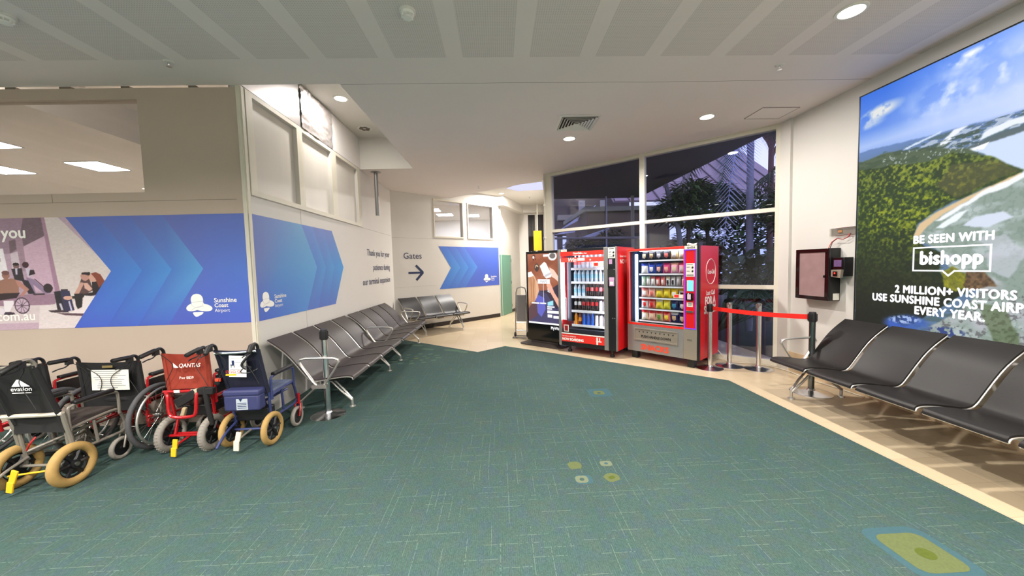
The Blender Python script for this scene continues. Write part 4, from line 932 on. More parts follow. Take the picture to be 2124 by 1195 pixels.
# ------------------------------------------------------------------ stanchions
def stanchion(x, y, label, rz=0.0, belt_to=None, h=0.965, collar=True, dark=False, rb=0.185):
    o = empty('stanchion_post', (x, y, 0), 0, label, 'stanchion', 'chrome queue posts')
    mb = MB(); mb.lathe([(rb, 0.0), (rb, 0.006), (rb - 0.02, 0.013), (0.09, 0.022), (0.045, 0.034), (0.036, 0.05)], 40); mb.build('base', M['chrome'], o)
    mb = MB(); mb.lathe([(0.0315, 0.03), (0.0315, h - 0.02)], 24); mb.build('pole', M['pole_dark'] if dark else M['chrome'], o)
    if collar:
        mb = MB(); mb.lathe([(0.038, h - 0.115), (0.038, h - 0.02), (0.034, h), (0.0, h)], 24)
        for i in range(4):
            a = rz + i * math.pi / 2; mb.box((0.036 * math.cos(a), 0.036 * math.sin(a), h - 0.062), (0.018, 0.03, 0.085), rot=Matrix.Rotation(a, 3, 'Z'))
        mb.build('belt_head', M['black_plastic'], o, bevel=0.002)
    else:
        mb = MB(); mb.lathe([(0.034, h - 0.03), (0.034, h - 0.005), (0.03, h)], 24)
        a = rz; mb.box((0.036 * math.cos(a), 0.036 * math.sin(a), h - 0.04), (0.012, 0.02, 0.06), rot=Matrix.Rotation(a, 3, 'Z')); mb.build('cap', M['steel'], o, bevel=0.002)
    if belt_to:
        d = Vector((belt_to[0] - x, belt_to[1] - y, 0)); L = d.length; d.normalize(); p = Vector((0, 0, h - 0.06)); mb = MB(); nrm = Vector((d.y, -d.x, 0)); n = 24; vs = []
        for i in range(n + 1):
            t = 0.045 + (L - 0.09) * i / n; sag = -0.018 * 4 * (i / n) * (1 - i / n)
            for dz in (-0.029, 0.029):
                for k in (-0.0008, 0.0008): vs.append(p + d * t + Vector((0, 0, dz + sag)) + nrm * k)
        fs = []
        for i in range(n):
            a, b = i * 4, (i + 1) * 4; fs += [(a, b, b + 2, a + 2), (a + 1, a + 3, b + 3, b + 1), (a + 2, b + 2, b + 3, a + 3), (a, a + 1, b + 1, b)]
        mb.add(vs, fs); mb.build('belt', M['red_belt'], o)
    return o
M['pole_dark'] = mat('pole_dark', (120, 124, 124), 0.16, 1.0, var=0.03)
stanchion(-1.947, 4.055, 'chrome queue post standing alone on the carpet beside the navy wheelchair', 0.4, rb=0.18)
stanchion(3.68, 4.14, 'dark queue post beside the billboard bench holding the red belt', math.atan2(5.256 - 4.14, 3.104 - 3.68), belt_to=(3.104, 5.256), dark=True, rb=0.21)
stanchion(3.104, 5.256, 'chrome queue post against the red side of the snack machine', math.atan2(4.14 - 5.256, 3.68 - 3.104))
stanchion(3.46, 5.34, 'chrome queue post behind the red belt, nearer the snack machine', 2.5, collar=False, rb=0.19)
stanchion(3.757, 5.13, 'chrome queue post behind the red belt, nearer the window corner', 2.5, collar=False, rb=0.19)

# ------------------------------------------------------------------ payment box on the right wall
o = empty('key_cabinet', (XR, 4.30, 1.07), 0, 'black framed wall cabinet with a pale clear front by the window corner', 'cabinet')
mb = MB(); mb.span((-0.135, 0.0, 0.0), (0, 0.495, 0.645)); mb.build('body', M['black_plastic'], o, bevel=0.004)
mb = MB()
for a, b in (((0.0, 0.0), (0.495, 0.045)), ((0.0, 0.60), (0.495, 0.645)), ((0.0, 0.045), (0.055, 0.60)), ((0.44, 0.045), (0.495, 0.60))): mb.span((-0.15, a[0], a[1]), (-0.135, b[0], b[1]))
mb.box((-0.155, 0.055, 0.30), (0.014, 0.02, 0.03)); mb.build('door_frame', M['black_gloss'], o, bevel=0.003)
def mauve():
    return mat('cloudy_acrylic', (150, 124, 124), 0.15, var=0.22, scale=9)
mb = MB(); mb.span((-0.142, 0.055, 0.045), (-0.1355, 0.44, 0.60)); mb.build('door_panel', mauve(), o, smooth=False)
mb = MB(); mb.span((-0.09, -0.0015, 0.01), (-0.01, 0.0, 0.09)); mb.build('sticker', M['paper'], o, smooth=False)
o = empty('payment_terminal', (XR, 4.14, 1.375), 0, 'small black card payment terminal with a red light beside the wall cabinet', 'payment terminal')
mb = MB(); mb.span((-0.115, 0.0, 0.0), (0.0, 0.14, 0.225)); mb.build('housing', M['black_plastic'], o, bevel=0.004)
mb = MB(); mb.span((-0.125, 0.008, 0.085), (-0.115, 0.132, 0.222)); mb.build('screen_bezel', M['black_gloss'], o, bevel=0.003)
mb = MB(); mb.span((-0.127, 0.022, 0.115), (-0.1252, 0.118, 0.195)); mb.build('screen', mat('small_screen', (92, 74, 110), 0.15, var=0.4, scale=60, emit=0.25), o, smooth=False)
mb = MB(); mb.plate([(0.01, -0.02), (0.13, -0.005), (0.13, 0.078), (0.0, 0.078)], 0.035, basis((-0.115, 0.0, 0.0), (0, 1, 0), (0, 0, 1), (1, 0, 0)) @ Matrix.Translation((0, 0, -0.035))); mb.build('card_slot', M['champagne'], o, bevel=0.003)
mb = MB(); mb.span((-0.158, 0.045, 0.0), (-0.149, 0.1, 0.06)); mb.build('card_reader', M['black_gloss'], o, bevel=0.004)
mb = MB(); mb.span((-0.161, 0.066, 0.03), (-0.158, 0.078, 0.046)); mb.build('indicator_light', emit_mat('red_led', (255, 40, 30), 5.0), o, smooth=False)
o = empty('junction_box', (XR, 4.11, 1.86), 0, 'clear plastic junction box with loose wires above the wall cabinet', 'junction box')
mb = MB(); mb.span((-0.022, 0.0, 0.0), (0.0, 0.33, 0.098)); mb.build('cover', glass_mat('clear_plastic', (0.9, 0.88, 0.86), 0.08, 0.1), o, bevel=0.006)
mb = MB()
for z in (0.004, 0.094): mb.rod((-0.016, 0.01, z), (-0.016, 0.25, z), 0.0035, 6)
mb.build('red_strip', mat('dull_red', (120, 50, 46), 0.5), o)
mb = MB(); mb.box((-0.008, 0.20, 0.055), (0.012, 0.05, 0.03)); mb.build('terminal_block', mat('terminal_tan', (196, 140, 90), 0.5), o, smooth=False)
for i, (m_, dy) in enumerate((('black_plastic', 0.0), ('red_print', 0.012))):
    mb = MB(); pts = [(-0.02, 0.05 + dy, 0.02), (-0.035, 0.06 + dy, -0.02), (-0.04, 0.12 + dy, -0.045), (-0.04, 0.20 + dy, -0.03), (-0.05, 0.255 + dy, -0.07), (-0.06, 0.275 + dy * 2, -0.145)]; mb.tube(pts, 0.004, 6); mb.build('wire', M[m_], o)
# cable on the tiles along the window
mb = MB(); pts = [(3.30, 5.95, 0.6), (3.42, 5.80, 0.3), (3.52, 5.62, 0.10), (3.58, 5.55, 0.012), (3.72, 5.45, 0.01), (3.82, 5.44, 0.012), (3.93, 5.30, 0.01), (4.02, 5.16, 0.01), (4.06, 4.9, 0.01), (4.03, 4.6, 0.01), (4.08, 4.3, 0.01), (4.1, 3.9, 0.01)]
pp = []
for i in range(len(pts) - 1):
    for k in range(4):
        t = k / 4; p0 = Vector(pts[max(i - 1, 0)]); p1 = Vector(pts[i]); p2 = Vector(pts[i + 1]); p3 = Vector(pts[min(i + 2, len(pts) - 1)])
        pp.append(0.5 * (2 * p1 + (p2 - p0) * t + (2 * p0 - 5 * p1 + 4 * p2 - p3) * t * t + (3 * p1 - p0 - 3 * p2 + p3) * t ** 3))
pp.append(Vector(pts[-1])); mb.tube(pp, 0.0065, 6); tag(mb.build('power_cord', M['trim_white']), 'white power cord from behind the snack machine along the window sill', 'cord')
# ------------------------------------------------------------------ display screen, vending machines and their stock
def placard(mb, a, b, y, m=0): mb.span((a[0], y - 0.0012, a[1]), (b[0], y, b[1]), m)
FT = lambda x, z, y=-0.002: basis((x, y, z), (1, 0, 0), (0, 0, 1), (0, -1, 0))
def side_T(w, x=0.0, z=0.0, d=0.002): return basis((w + d, x, z), (0, 1, 0), (0, 0, 1), (1, 0, 0))
M['lit_white'] = emit_mat('lit_white', (250, 250, 255), 0.85)
# --- display totem
KA = 0.76
ki = empty('display_totem', (0.57, 7.60, 0), -KA, 'tall black advertising screen left of the drinks machine', 'display screen')
KW = 0.86
mb = MB(); mb.span((0, 0, 0.055), (KW, 0.075, 1.89)); mb.build('casing', M['black_gloss'], ki, bevel=0.008)
mb = MB(); mb.plate(rrect(KW / 2 + 0.02, -0.01, KW + 0.16, 0.46, 0, 0.25, 6), 0.02, Matrix.Translation((0, 0, 0.0))); mb.span((0.1, 0.0, 0.02), (KW - 0.1, 0.07, 0.06)); mb.build('base', mat('totem_base', (58, 50, 46), 0.5), ki, bevel=0.003)
SW0, SW1, SZ0, SZ1 = 0.045, KW - 0.03, 0.445, 1.84
A = Art(120, 200, (SZ1 - SZ0) / (SW1 - SW0))
k_ = lambda x, z: ((x - SW0) / (SW1 - SW0), (z - SZ0) / (SZ1 - SZ0))
A.c[:] = (150, 86, 60); wood = fbm(A.u * .4, A.v, 8, 3, 4, 1.0); A.c += ((wood - .5) * 60)[..., None]
A.put(A.poly([(0, 0), (1, 0), (1, .55), (.75, .48), (.45, .46), (.2, .5), (0, .6)]), (70, 66, 100)); A.put(A.poly([(.4, .46), (.7, .48), (.95, .56), (1, .3), (.9, .2), (.6, .42)]), (58, 48, 62))
for i in range(4): A.put(A.line((.64, .52 - .02 * i), (.70, .505 - .02 * i), .012), (220, 220, 226))
A.put(A.poly([(.2, .36), (.34, .40), (.52, .36), (.56, .2), (.42, .08), (.3, .14)]), (96, 98, 186)); A.put(A.poly([(0, 0), (.3, .1), (.28, .3), (.1, .32), (0, .3)]), (90, 64, 70))
A.put(A.poly([(0, .72), (.10, .74), (.22, .68), (.33, .56), (.36, .46), (.28, .36), (.18, .28), (.10, .30), (0, .24)]), (214, 170, 136)); hair = fbm(A.u * 3, A.v * .5, 9, 8, 3); A.put(A.poly([(0, .70), (.12, .72), (.24, .62), (.26, .45), (.22, .28), (.10, .26), (0, .2)]) * np.clip(hair * 1.4 - .1, 0, 1), (170, 112, 74)); A.put(A.poly([(0, .73), (.12, .745), (.20, .68), (.06, .66), (0, .66)]), (244, 232, 226))
A.put(A.poly([(.62, .60), (.72, .58), (.84, .44), (1, .32), (1, .20), (.86, .32), (.72, .44), (.60, .54)]), (226, 168, 146)); A.put(A.poly([(.70, .80), (.84, .76), (.98, .66), (1, .58), (.86, .64), (.72, .68)]), (240, 196, 178)); A.put(A.poly([(.40, .82), (.54, .88), (.60, .86), (.76, .70), (.74, .66), (.60, .64), (.52, .68)]), (244, 246, 250)); A.put(A.line((.58, .68), (.72, .71), .03), (196, 190, 196))
A.put(A.ell(.80, .955, .13, .06), (230, 232, 232)); A.put(A.ell(.80, .96, .09, .038), (110, 100, 96)); A.put(A.ell(.30, .80, .075, .06), (70, 54, 50)); A.put(A.ell(.30, .80, .05, .04) * (fbm(A.u, A.v, 30, 5, 2) > .5), (214, 190, 160)); A.put(A.ell(.20, .94, .09, .05) * (fbm(A.u, A.v, 26, 7, 2) > .48), (70, 34, 34)); A.put(A.ell(.20, .95, .03, .02), (230, 226, 226))
A.put(A.poly([(.62, .30), (.80, .33), (.80, .26), (.62, .25)]), (150, 214, 232))
M['screen_face'] = print_mat('screen_face', 0.85, 0.15)
A.sheet('screen', basis((SW0, -0.0015, SZ0), (1, 0, 0), (0, 0, 1), (0, -1, 0)), SW1 - SW0, SZ1 - SZ0, M['screen_face'], ki)
mb = MB(); y_ = -0.003
mb.span((0.30, y_, 1.235), (0.60, y_ + .001, 1.325)); mb.span((0.437, y_, 0.84), (0.443, y_ + .001, 1.235)); mb.span((0.13, y_, 0.825), (0.33, y_ + .001, 0.85)); mb.span((0.35, y_, 0.825), (0.50, y_ + .001, 0.85))
for a, b, c, d in ((0.525, 0.76, 0.70, 0.785), (0.525, 0.72, 0.64, 0.745), (0.525, 0.645, 0.80, 0.70), (0.53, 0.56, 0.64, 0.62), (0.67, 0.55, 0.80, 0.60), (0.45, 1.775, 0.58, 1.82)): mb.span((a, y_, b), (c, y_ + .001, d))
mb.span((0.045, y_, 0.415), (KW - 0.03, y_ + .001, 0.448)); mb.build('screen_graphics', M['lit_white'], ki, smooth=False)
mb = MB(); mb.text('MAPS', 0.075, FT(0.45, 1.252, -0.0035), 'CENTER', 0.0, 0.0002); mb.build('screen_caption', mat('caption_grey', (150, 140, 150), 0.5), ki, smooth=False)
mb = MB(); mb.text('MyWay', 0.085, FT(0.60, 0.325, -0.001), 'LEFT', 0.002, 0.0003, sx=0.9); mb.build('casing_lettering', M['lit_white'], ki, smooth=False)
# folded trolley leaning behind the screen
o = empty('folded_trolley', (0.47, 8.16, 0), -0.3, 'folded grey trolley standing behind the black advertising screen', 'trolley')
mb = MB()
for x in (-0.13, 0.13): mb.tube([(x, 0, 0.06), (x, 0.03, 0.5), (x * 0.9, 0.06, 1.0), (x * 0.7, 0.07, 1.10), (0.0, 0.07, 1.13)], 0.014, 8)
for z in (0.14, 0.32, 0.55, 0.8): mb.rod((-0.13, 0.03, z), (0.13, 0.03, z), 0.01)
mb.build('frame', M['steel'], o)
mb = MB(); mb.span((-0.11, 0.015, 0.35), (0.11, 0.045, 0.95)); mb.build('folded_tray', mat('trolley_grey', (150, 148, 150), 0.5), o, bevel=0.01)
for x in (-0.14, 0.14): mb = MB(); mb.torus((x, 0, 0.06), 0.042, 0.018, 'x', 20, 8); mb.rod((x - .012, 0, 0.06), (x + .012, 0, 0.06), 0.03, 12); mb.build('wheel', M['rubber_seal'], o)
mb = MB(); mb.tube([(-0.15, -0.04, 0.03), (0.15, -0.04, 0.03), (0.15, -0.2, 0.02), (-0.15, -0.2, 0.02)], 0.012, 8, closed=True); mb.build('foot_loop', M['black_plastic'], o)

# --- drinks machine
DA = 0.6995; DW, DD, DZ0, DZ1 = 1.115, 0.80, 0.13, 1.88
dm = empty('vending_machine', (1.093, 6.67, 0), -DA, 'red drinks vending machine full of bottles beside the black advertising screen', 'vending machine')
GX0, GX1 = 0.055, 0.888; GZ_0, GZ_1 = 0.365, 1.835
M['inner_white'] = mat('inner_white', (226, 230, 236), 0.5, var=0.02)
M['inner_dark'] = mat('inner_dark', (34, 38, 52), 0.5)
mb = MB(); mb.span((0, 0.03, DZ0), (0.03, DD, DZ1)); mb.span((0.03, DD - 0.03, DZ0), (DW - 0.03, DD, DZ1)); mb.span((0.03, 0.03, DZ0), (DW - 0.03, DD - 0.03, DZ0 + 0.06)); mb.span((DW - 0.03, 0.03, DZ0), (DW, DD, DZ1)); mb.span((0.90, 0.05, DZ0 + .06), (0.93, DD - 0.03, DZ1 - .03))
mb.build('cabinet', M['red_panel'], dm, smooth=False)
M['galv_top'] = mat('galv_top', (96, 96, 98), 0.5, 0.3, var=0.1)
mb = MB(); mb.span((0.03, 0.03, DZ1 - 0.03), (DW - 0.03, DD - 0.03, DZ1)); mb.build('top_panel', M['galv_top'], dm, smooth=False)
mb = MB(); mb.span((0.03, 0.50, DZ0 + .2), (0.90, 0.52, DZ1 - .03)); mb.span((0.03, 0.06, 1.835), (0.90, 0.5, 1.85)); mb.build('liner', M['inner_white'], dm, smooth=False)
mb = MB(); mb.span((0.0, -0.02, DZ0), (0.052, 0.03, DZ1)); mb.span((0.889, -0.02, DZ0), (0.965, 0.03, DZ1)); mb.span((1.095, -0.02, DZ0), (DW, 0.03, DZ1)); mb.build('door_pillar', M['silver_paint'], dm, bevel=0.005)
mb = MB(); mb.span((0.052, -0.012, 1.832), (0.889, 0.03, DZ1)); mb.span((0.052, -0.012, DZ0), (0.889, 0.03, 0.205)); mb.span((0.965, -0.014, DZ0), (1.095, 0.03, DZ1)); mb.build('door_panel', M['black_plastic'], dm, bevel=0.002)
mb = MB(); mb.span((0.052, -0.014, 1.762), (0.889, 0.03, 1.832)); mb.build('red_banner', M['red_print'], dm, smooth=False); mb = MB(); mb.span((0.052, -0.014, 0.205), (0.889, 0.03, 0.345)); mb.build('red_banner', M['red_print'], dm, smooth=False)
mb = MB(); mb.span((0.06, -0.0105, 1.645), (0.888, -0.0095, 1.725)); mb.build('window_sticker', mat('sticker_red', (206, 74, 62), 0.5, var=0.25, scale=40), dm, smooth=False)
mb = MB(); mb.text('Coca-Cola', 0.05, FT(0.31, 1.785, -0.0145), 'LEFT', 0.002, 0.0003, shear=0.3, sx=0.75); mb.text('Zero Sugar', 0.026, FT(0.47, 1.788, -0.0145), 'LEFT', 0.001, 0.0003)
mb.text('Win', 0.10, FT(0.20, 1.652, -0.011), 'LEFT', 0.002, 0.0003, shear=0.25); mb.text('NOW BOARDING', 0.062, FT(0.065, 0.228, -0.0145), 'LEFT', 0.004, 0.0003, sx=0.86); mb.text('Your ticket to refreshment', 0.03, FT(0.065, 0.295, -0.0145), 'LEFT', 0.0005, 0.0003, sx=0.85)
mb.span((0.40, -0.0115, 1.665), (0.54, -0.0105, 1.712), 0); mb.build('lettering', M['white_print'], dm, smooth=False)
mb = MB(); mb.text('\u2605', 0.05, FT(0.62, 1.66, -0.011)); mb.build('star_print', M['white_print'], dm, smooth=False); mb = MB(); mb.box((0.755, -0.0148, 0.27), (0.03, 0.001, 0.13)); mb.box((0.785, -0.0148, 0.262), (0.1, 0.001, 0.02)); mb.box((0.80, -0.0148, 0.29), (0.02, 0.001, 0.07)); mb.build('banner_graphic', M['white_print'], dm, smooth=False)
mb = MB(); mb.span((0.052, -0.016, 0.345), (0.889, -0.006, 0.362)); mb.build('window_trim', M['white_print'], dm, smooth=False)
mb = MB(); mb.span((0.052, -0.006, 0.362), (0.889, -0.001, 1.762)); mb.build('window_glass', M['glass_clear'], dm, smooth=False)
mb = MB(); mb.span((0.06, 0.02, 0.60), (0.10, 0.05, 1.70)); mb.build('light_tube', emit_mat('cool_tube', (240, 246, 255), 18.0), dm, smooth=False)
mb = MB(); mb.span((0.875, 0.02, 0.45), (0.895, 0.05, 1.74)); mb.build('light_tube', emit_mat('cool_fill_side', (240, 246, 255), 18.0), dm, smooth=False)  # extra side tube added behind the pillar to brighten the shelves
mb = MB(); mb.span((0.28, 0.07, 1.775), (0.87, 0.10, 1.79)); mb.build('top_light', emit_mat('cool_tube_top', (240, 246, 255), 20.0), dm, smooth=False)
mb = MB(); mb.span((0.125, 0.1, 0.56), (0.205, 0.49, 1.76)); mb.build('inner_column', M['inner_dark'], dm, smooth=False)
mb = MB(); mb.span((0.11, 0.02, 0.59), (0.135, 0.045, 1.0)); mb.build('lift_arm', M['inner_white'], dm, smooth=False)
mb = MB(); mb.span((0.06, 0.02, 0.366), (0.88, 0.30, 0.44)); mb.build('delivery_tray', M['inner_dark'], dm, bevel=0.006)
mb = MB(); mb.span((0.10, -0.0025 - .006, 0.385), (0.20, -0.0065, 0.51)); mb.span((0.115, -0.01, 0.40), (0.185, -0.0088, 0.495), 1); mb.build('price_card', [M['paper'], mat('card_red', (150, 30, 36), 0.5)], dm, smooth=False)
mb = MB(); mb.span((0.97, -0.0165, 1.69), (1.093, -0.0145, 1.87)); mb.build('notice', M['paper'], dm, smooth=False)
mb = MB()
for z, w_ in ((1.845, 0.09), (1.79, 0.04), (1.745, 0.04), (1.71, 0.09)): mb.span((0.985, -0.018, z), (0.985 + w_, -0.0166, z + 0.006))
for z in (1.785, 1.735): mb.box((1.065, -0.0175, z), (0.026, 0.0015, 0.03), rot=Matrix.Rotation(0.5, 3, 'Y'))
mb.build('notice_print', M['black_print'], dm, smooth=False)
M['pink_lit'] = emit_mat('pink_lit', (246, 190, 226), 0.6)
mb = MB(); mb.span((0.985, -0.017, 1.595), (1.04, -0.0145, 1.672)); mb.span((0.99, -0.024, 1.228), (1.075, -0.020, 1.375)); mb.build('payment_screen', M['pink_lit'], dm, smooth=False)
mb = MB(); mb.span((0.955, -0.02, 1.20), (1.10, -0.008, 1.51)); mb.build('payment_module', M['black_gloss'], dm, bevel=0.006)
mb = MB(); mb.text('WIN TODAY', 0.018, FT(1.032, 1.34, -0.0245), 'CENTER', 0.0, 0.0002); mb.span((1.005, -0.0255, 1.25), (1.06, -0.0242, 1.30)); mb.build('payment_print', M['white_print'], dm, smooth=False)
mb = MB(); mb.rod((1.04, -0.022, 0.686), (1.04, -0.012, 0.686), 0.011, 12); mb.span((1.06, -0.016, 0.68), (1.085, -0.014, 0.692)); mb.build('lock', M['steel'], dm, smooth=False)
mb = MB(); mb.span((0.068, -0.0145, 1.836), (0.19, -0.0125, 1.878)); mb.build('asset_tag', M['paper'], dm, smooth=False)
mb = MB(); mb.text('124553', 0.028, FT(0.13, 1.846, -0.015), 'CENTER', 0.0, 0.0002); mb.build('asset_number', M['black_print'], dm, smooth=False)
mb = MB(); mb.text('Great taste', 0.052, side_T(DW, 0.13, 1.705), 'LEFT', 0.001, 0.0004, sx=1.2); mb.text('NOW !', 0.10, side_T(DW, 0.13, 1.60), 'LEFT', 0.004, 0.0004, sx=1.2); mb.build('side_lettering', M['white_print'], dm, smooth=False)
for x, y in ((0.16, 0.10), (0.98, 0.10), (0.16, 0.70), (0.98, 0.70)): mb = MB(); mb.rod((x, y, 0.0), (x, y, 0.035), 0.038, 12); mb.rod((x, y, 0.03), (x, y, 0.132), 0.026, 10); mb.build('foot', M['black_plastic'], dm)
SHELF_D = [(1.53, 1.515), (1.285, 1.29), (1.025, 1.04), (0.765, 0.78), (0.505, 0.52)]
for z, _ in SHELF_D:
    mb = MB(); mb.span((0.215, 0.10, z - 0.012), (0.888, 0.50, z)); mb.span((0.215, 0.085, z - 0.03), (0.888, 0.10, z + 0.012)); mb.build('shelf', M['inner_white'], dm, smooth=False)

DM = Matrix.Translation((1.093, 6.67, 0)) @ Matrix.Rotation(-DA, 4, 'Z')
def plastic(name, c, rough=0.25): return mat(name, c, rough, var=0.08, scale=30)
M['b_water'] = plastic('pet_water', (196, 214, 232)); M['b_blue'] = plastic('pet_blue', (120, 186, 226)); M['b_cap_blue'] = plastic('cap_blue', (40, 80, 160)); M['b_cola'] = plastic('pet_cola', (30, 14, 14)); M['b_red'] = plastic('label_red', (206, 34, 40)); M['b_cap_red'] = plastic('cap_red', (190, 30, 36)); M['b_white'] = plastic('pet_white', (232, 232, 236)); M['b_silver'] = plastic('label_silver', (196, 200, 206)); M['b_orange'] = plastic('pet_orange', (234, 150, 44)); M['b_azure'] = plastic('pet_azure', (36, 96, 206)); M['b_cap_dark'] = plastic('cap_dark', (36, 40, 56)); M['b_pinkl'] = plastic('label_pink', (236, 130, 140)); M['b_sky'] = plastic('label_sky', (150, 206, 236)); M['b_brown'] = plastic('pet_brown', (96, 30, 26))
def bottle(name, kind):
    R = 0.031
    if kind == 'bottle': prof = [(R * .9, 0), (R, .008), (R, .055), (R * .97, .06), (R * .97, .125), (R, .13), (R * .92, .15), (R * .45, .185), (R * .40, .195), (R * .46, .196), (R * .46, .214)]; ms = [0, 0, 0, 1, 0, 0, 0, 0, 2, 2, 2]
    elif kind == 'contour': prof = [(R * .85, 0), (R, .01), (R * .98, .05), (R * .86, .07), (R * .95, .09), (R * .95, .125), (R * .8, .15), (R * .42, .19), (R * .38, .2), (R * .45, .201), (R * .45, .216)]; ms = [0, 0, 0, 0, 1, 1, 0, 0, 2, 2, 2]
    else: prof = [(R * .9, 0), (R, .006), (R, .15), (R * .98, .155), (R * .7, .168), (R * .7, .17), (R * .72, .171), (R * .72, .186)]; ms = [0, 0, 1, 0, 0, 2, 2, 2]
    return prof, ms
PITCH = 0.0812
def stock_bottle(row, i, kind, m3, desc, dz=0.0):
    prof, ms = bottle('', kind); mb = MB(); mb.lathe([(r_ * 1.04, z_ * 1.1) for r_, z_ in prof], 14, ms[:len(prof) - 1] + [ms[-1]])
    o = mb.build('drink_bottle', [M[q] for q in m3], loc=DM @ Vector((0.268 + PITCH * i, 0.155, SHELF_D[row][0] + dz)), rz=-DA)
    n_ = ('first', 'second', 'third', 'fourth', 'fifth', 'sixth', 'seventh', 'eighth')[i]; r_ = ('top', 'second', 'third', 'fourth', 'bottom')[row]
    tag(o, '%s, %s from left on the %s drinks machine shelf' % (desc, n_, r_), 'bottle', 'bottles on the shelves of the drinks machine')
for i in range(8):
    stock_bottle(0, i, 'bottle', (('b_water', 'b_silver', 'b_white'), ('b_water', 'b_pinkl', 'b_white'))[i in (0, 1)], 'clear bottle behind red sticker')
    stock_bottle(1, i, 'bottle', ('b_water', 'b_sky', 'b_cap_blue'), 'pale blue water bottle')
    if i < 3: stock_bottle(2, i, 'bottle', ('b_water', 'b_sky', 'b_cap_dark'), 'clear water bottle')
    else: stock_bottle(2, i, 'contour', ('b_cola', ('b_pinkl', 'b_red')[i % 2], 'b_cap_red'), 'cola bottle with pink label')
    if i < 2: stock_bottle(3, i, 'contour', ('b_cola', 'b_white', 'b_cap_red'), 'cola bottle with white label')
    elif i < 6: stock_bottle(3, i, 'contour', ('b_cola', 'b_red', 'b_cap_dark'), 'cola bottle with red label')
    else: stock_bottle(3, i, 'wide', ('b_white', 'b_silver', 'b_cap_dark'), 'white wide bottle')
    if i == 0: stock_bottle(4, i, 'bottle', ('b_orange', 'b_orange', 'b_cap_blue'), 'orange juice bottle')
    elif i == 1: stock_bottle(4, i, 'bottle', ('b_brown', 'b_orange', 'b_cap_red'), 'brown and orange bottle')
    elif i < 5: stock_bottle(4, i, 'bottle', ('b_azure', 'b_azure', 'b_white'), 'bright blue sports drink bottle')
    else: stock_bottle(4, i, 'wide', ('b_white', 'b_silver', 'b_cap_dark'), 'white wide bottle')

# --- snack machine
SA = 0.875; SW_, SD, SZ0, SZ1 = 1.159, 0.745, 0.13, 1.83
sm = empty('vending_machine', (2.178, 6.095, 0), -SA, 'red and grey snacks vending machine nearest the queue posts', 'vending machine')
mb = MB(); mb.span((0, 0.03, SZ0), (0.03, SD, SZ1)); mb.span((0.03, SD - 0.03, SZ0), (SW_ - 0.03, SD, SZ1)); mb.span((0.03, 0.03, SZ0), (SW_ - .03, SD - .03, SZ0 + .05)); mb.span((SW_ - 0.03, 0.03, SZ0), (SW_, SD, SZ1)); mb.build('cabinet', M['red_panel'], sm, smooth=False)
mb = MB(); mb.span((0.03, 0.03, SZ1 - 0.03), (SW_ - 0.03, SD - 0.03, SZ1)); mb.build('top_panel', M['galv_top'], sm, smooth=False)
mb = MB(); mb.span((0.03, 0.03, 0.18), (0.05, 0.5, 1.80)); mb.span((0.05, 0.5, 0.18), (0.95, 0.52, 1.80)); mb.span((0.945, 0.04, 0.18), (0.965, 0.5, 1.80)); mb.span((0.05, 0.03, 0.585), (0.945, 0.5, 0.6)); mb.build('liner', M['inner_dark'], sm, smooth=False)
mb = MB()
for a, b in (((0, 1.795), (0.955, SZ1)), ((0, 0.575), (0.94, 0.612)), ((0, 0.612), (0.036, 1.795)), ((0.932, 0.612), (0.95, 1.795))): mb.span((a[0], -0.022, a[1]), (b[0], 0.03, b[1]))
mb.build('window_frame', M['red_print'], sm, bevel=0.004)
mb = MB()
for a, b in (((0.036, 1.787), (0.932, 1.795)), ((0.036, 0.612), (0.932, 0.618)), ((0.036, 0.612), (0.042, 1.795))): mb.span((a[0], -0.023, a[1]), (b[0], -0.004, b[1]))
mb.build('window_bead', M['satin_alu'], sm, smooth=False)
mb = MB(); mb.span((0.04, -0.006, 0.615), (0.934, -0.001, 1.79)); mb.build('window_glass', M['glass_clear'], sm, smooth=False)
mb = MB(); mb.span((0.0, -0.02, SZ0), (0.932, 0.03, 0.575)); mb.build('lower_panel', M['silver_paint'], sm, bevel=0.004)
mb = MB(); mb.span((0.932, -0.02, SZ0), (SW_ - .03, 0.03, 0.60)); mb.span((1.112, -0.02, 0.60), (SW_ - .03, 0.03, SZ1)); mb.build('side_pillar', M['champagne'], sm, bevel=0.004)
mb = MB(); mb.span((SW_ - 0.03, -0.02, SZ0), (SW_, 0.03, SZ1)); mb.build('door_edge', M['black_plastic'], sm, smooth=False)
mb = MB(); mb.span((0.955, -0.018, 0.60), (1.112, 0.03, 1.775)); mb.build('control_panel', M['red_panel'], sm, bevel=0.006)
mb = MB()
for a, b in (((0.945, 0.598), (0.957, 1.775)), ((1.106, 0.598), (1.116, 1.775)), ((0.945, 0.594), (1.116, 0.606)), ((0.945, 1.765), (1.116, 1.777))): mb.span((a[0], -0.024, a[1]), (b[0], -0.012, b[1]))
mb.build('light_strip', emit_mat('violet_strip', (120, 70, 255), 1.1), sm, smooth=False)
mb = MB(); mb.span((0.95, -0.024, 1.78), (1.128, -0.008, SZ1 + .002)); mb.build('asset_tag', M['paper'], sm, smooth=False); mb = MB(); mb.span((0.983, -0.0205, 0.926), (1.07, -0.018, 0.993)); mb.build('price_label', M['paper'], sm, smooth=False); mb = MB(); mb.span((0.969, -0.0205, 1.376), (1.096, -0.018, 1.572)); mb.build('notice', M['paper'], sm, smooth=False)
mb = MB(); mb.text('124554', 0.04, FT(1.04, 1.79, -0.0245), 'CENTER', 0.001, 0.0002)
for z, w_ in ((1.55, 0.09), (1.515, 0.045), (1.455, 0.045), (1.40, 0.1), (1.387, 0.1)): mb.span((0.98, -0.0218, z), (0.98 + w_, -0.0206, z + 0.006))
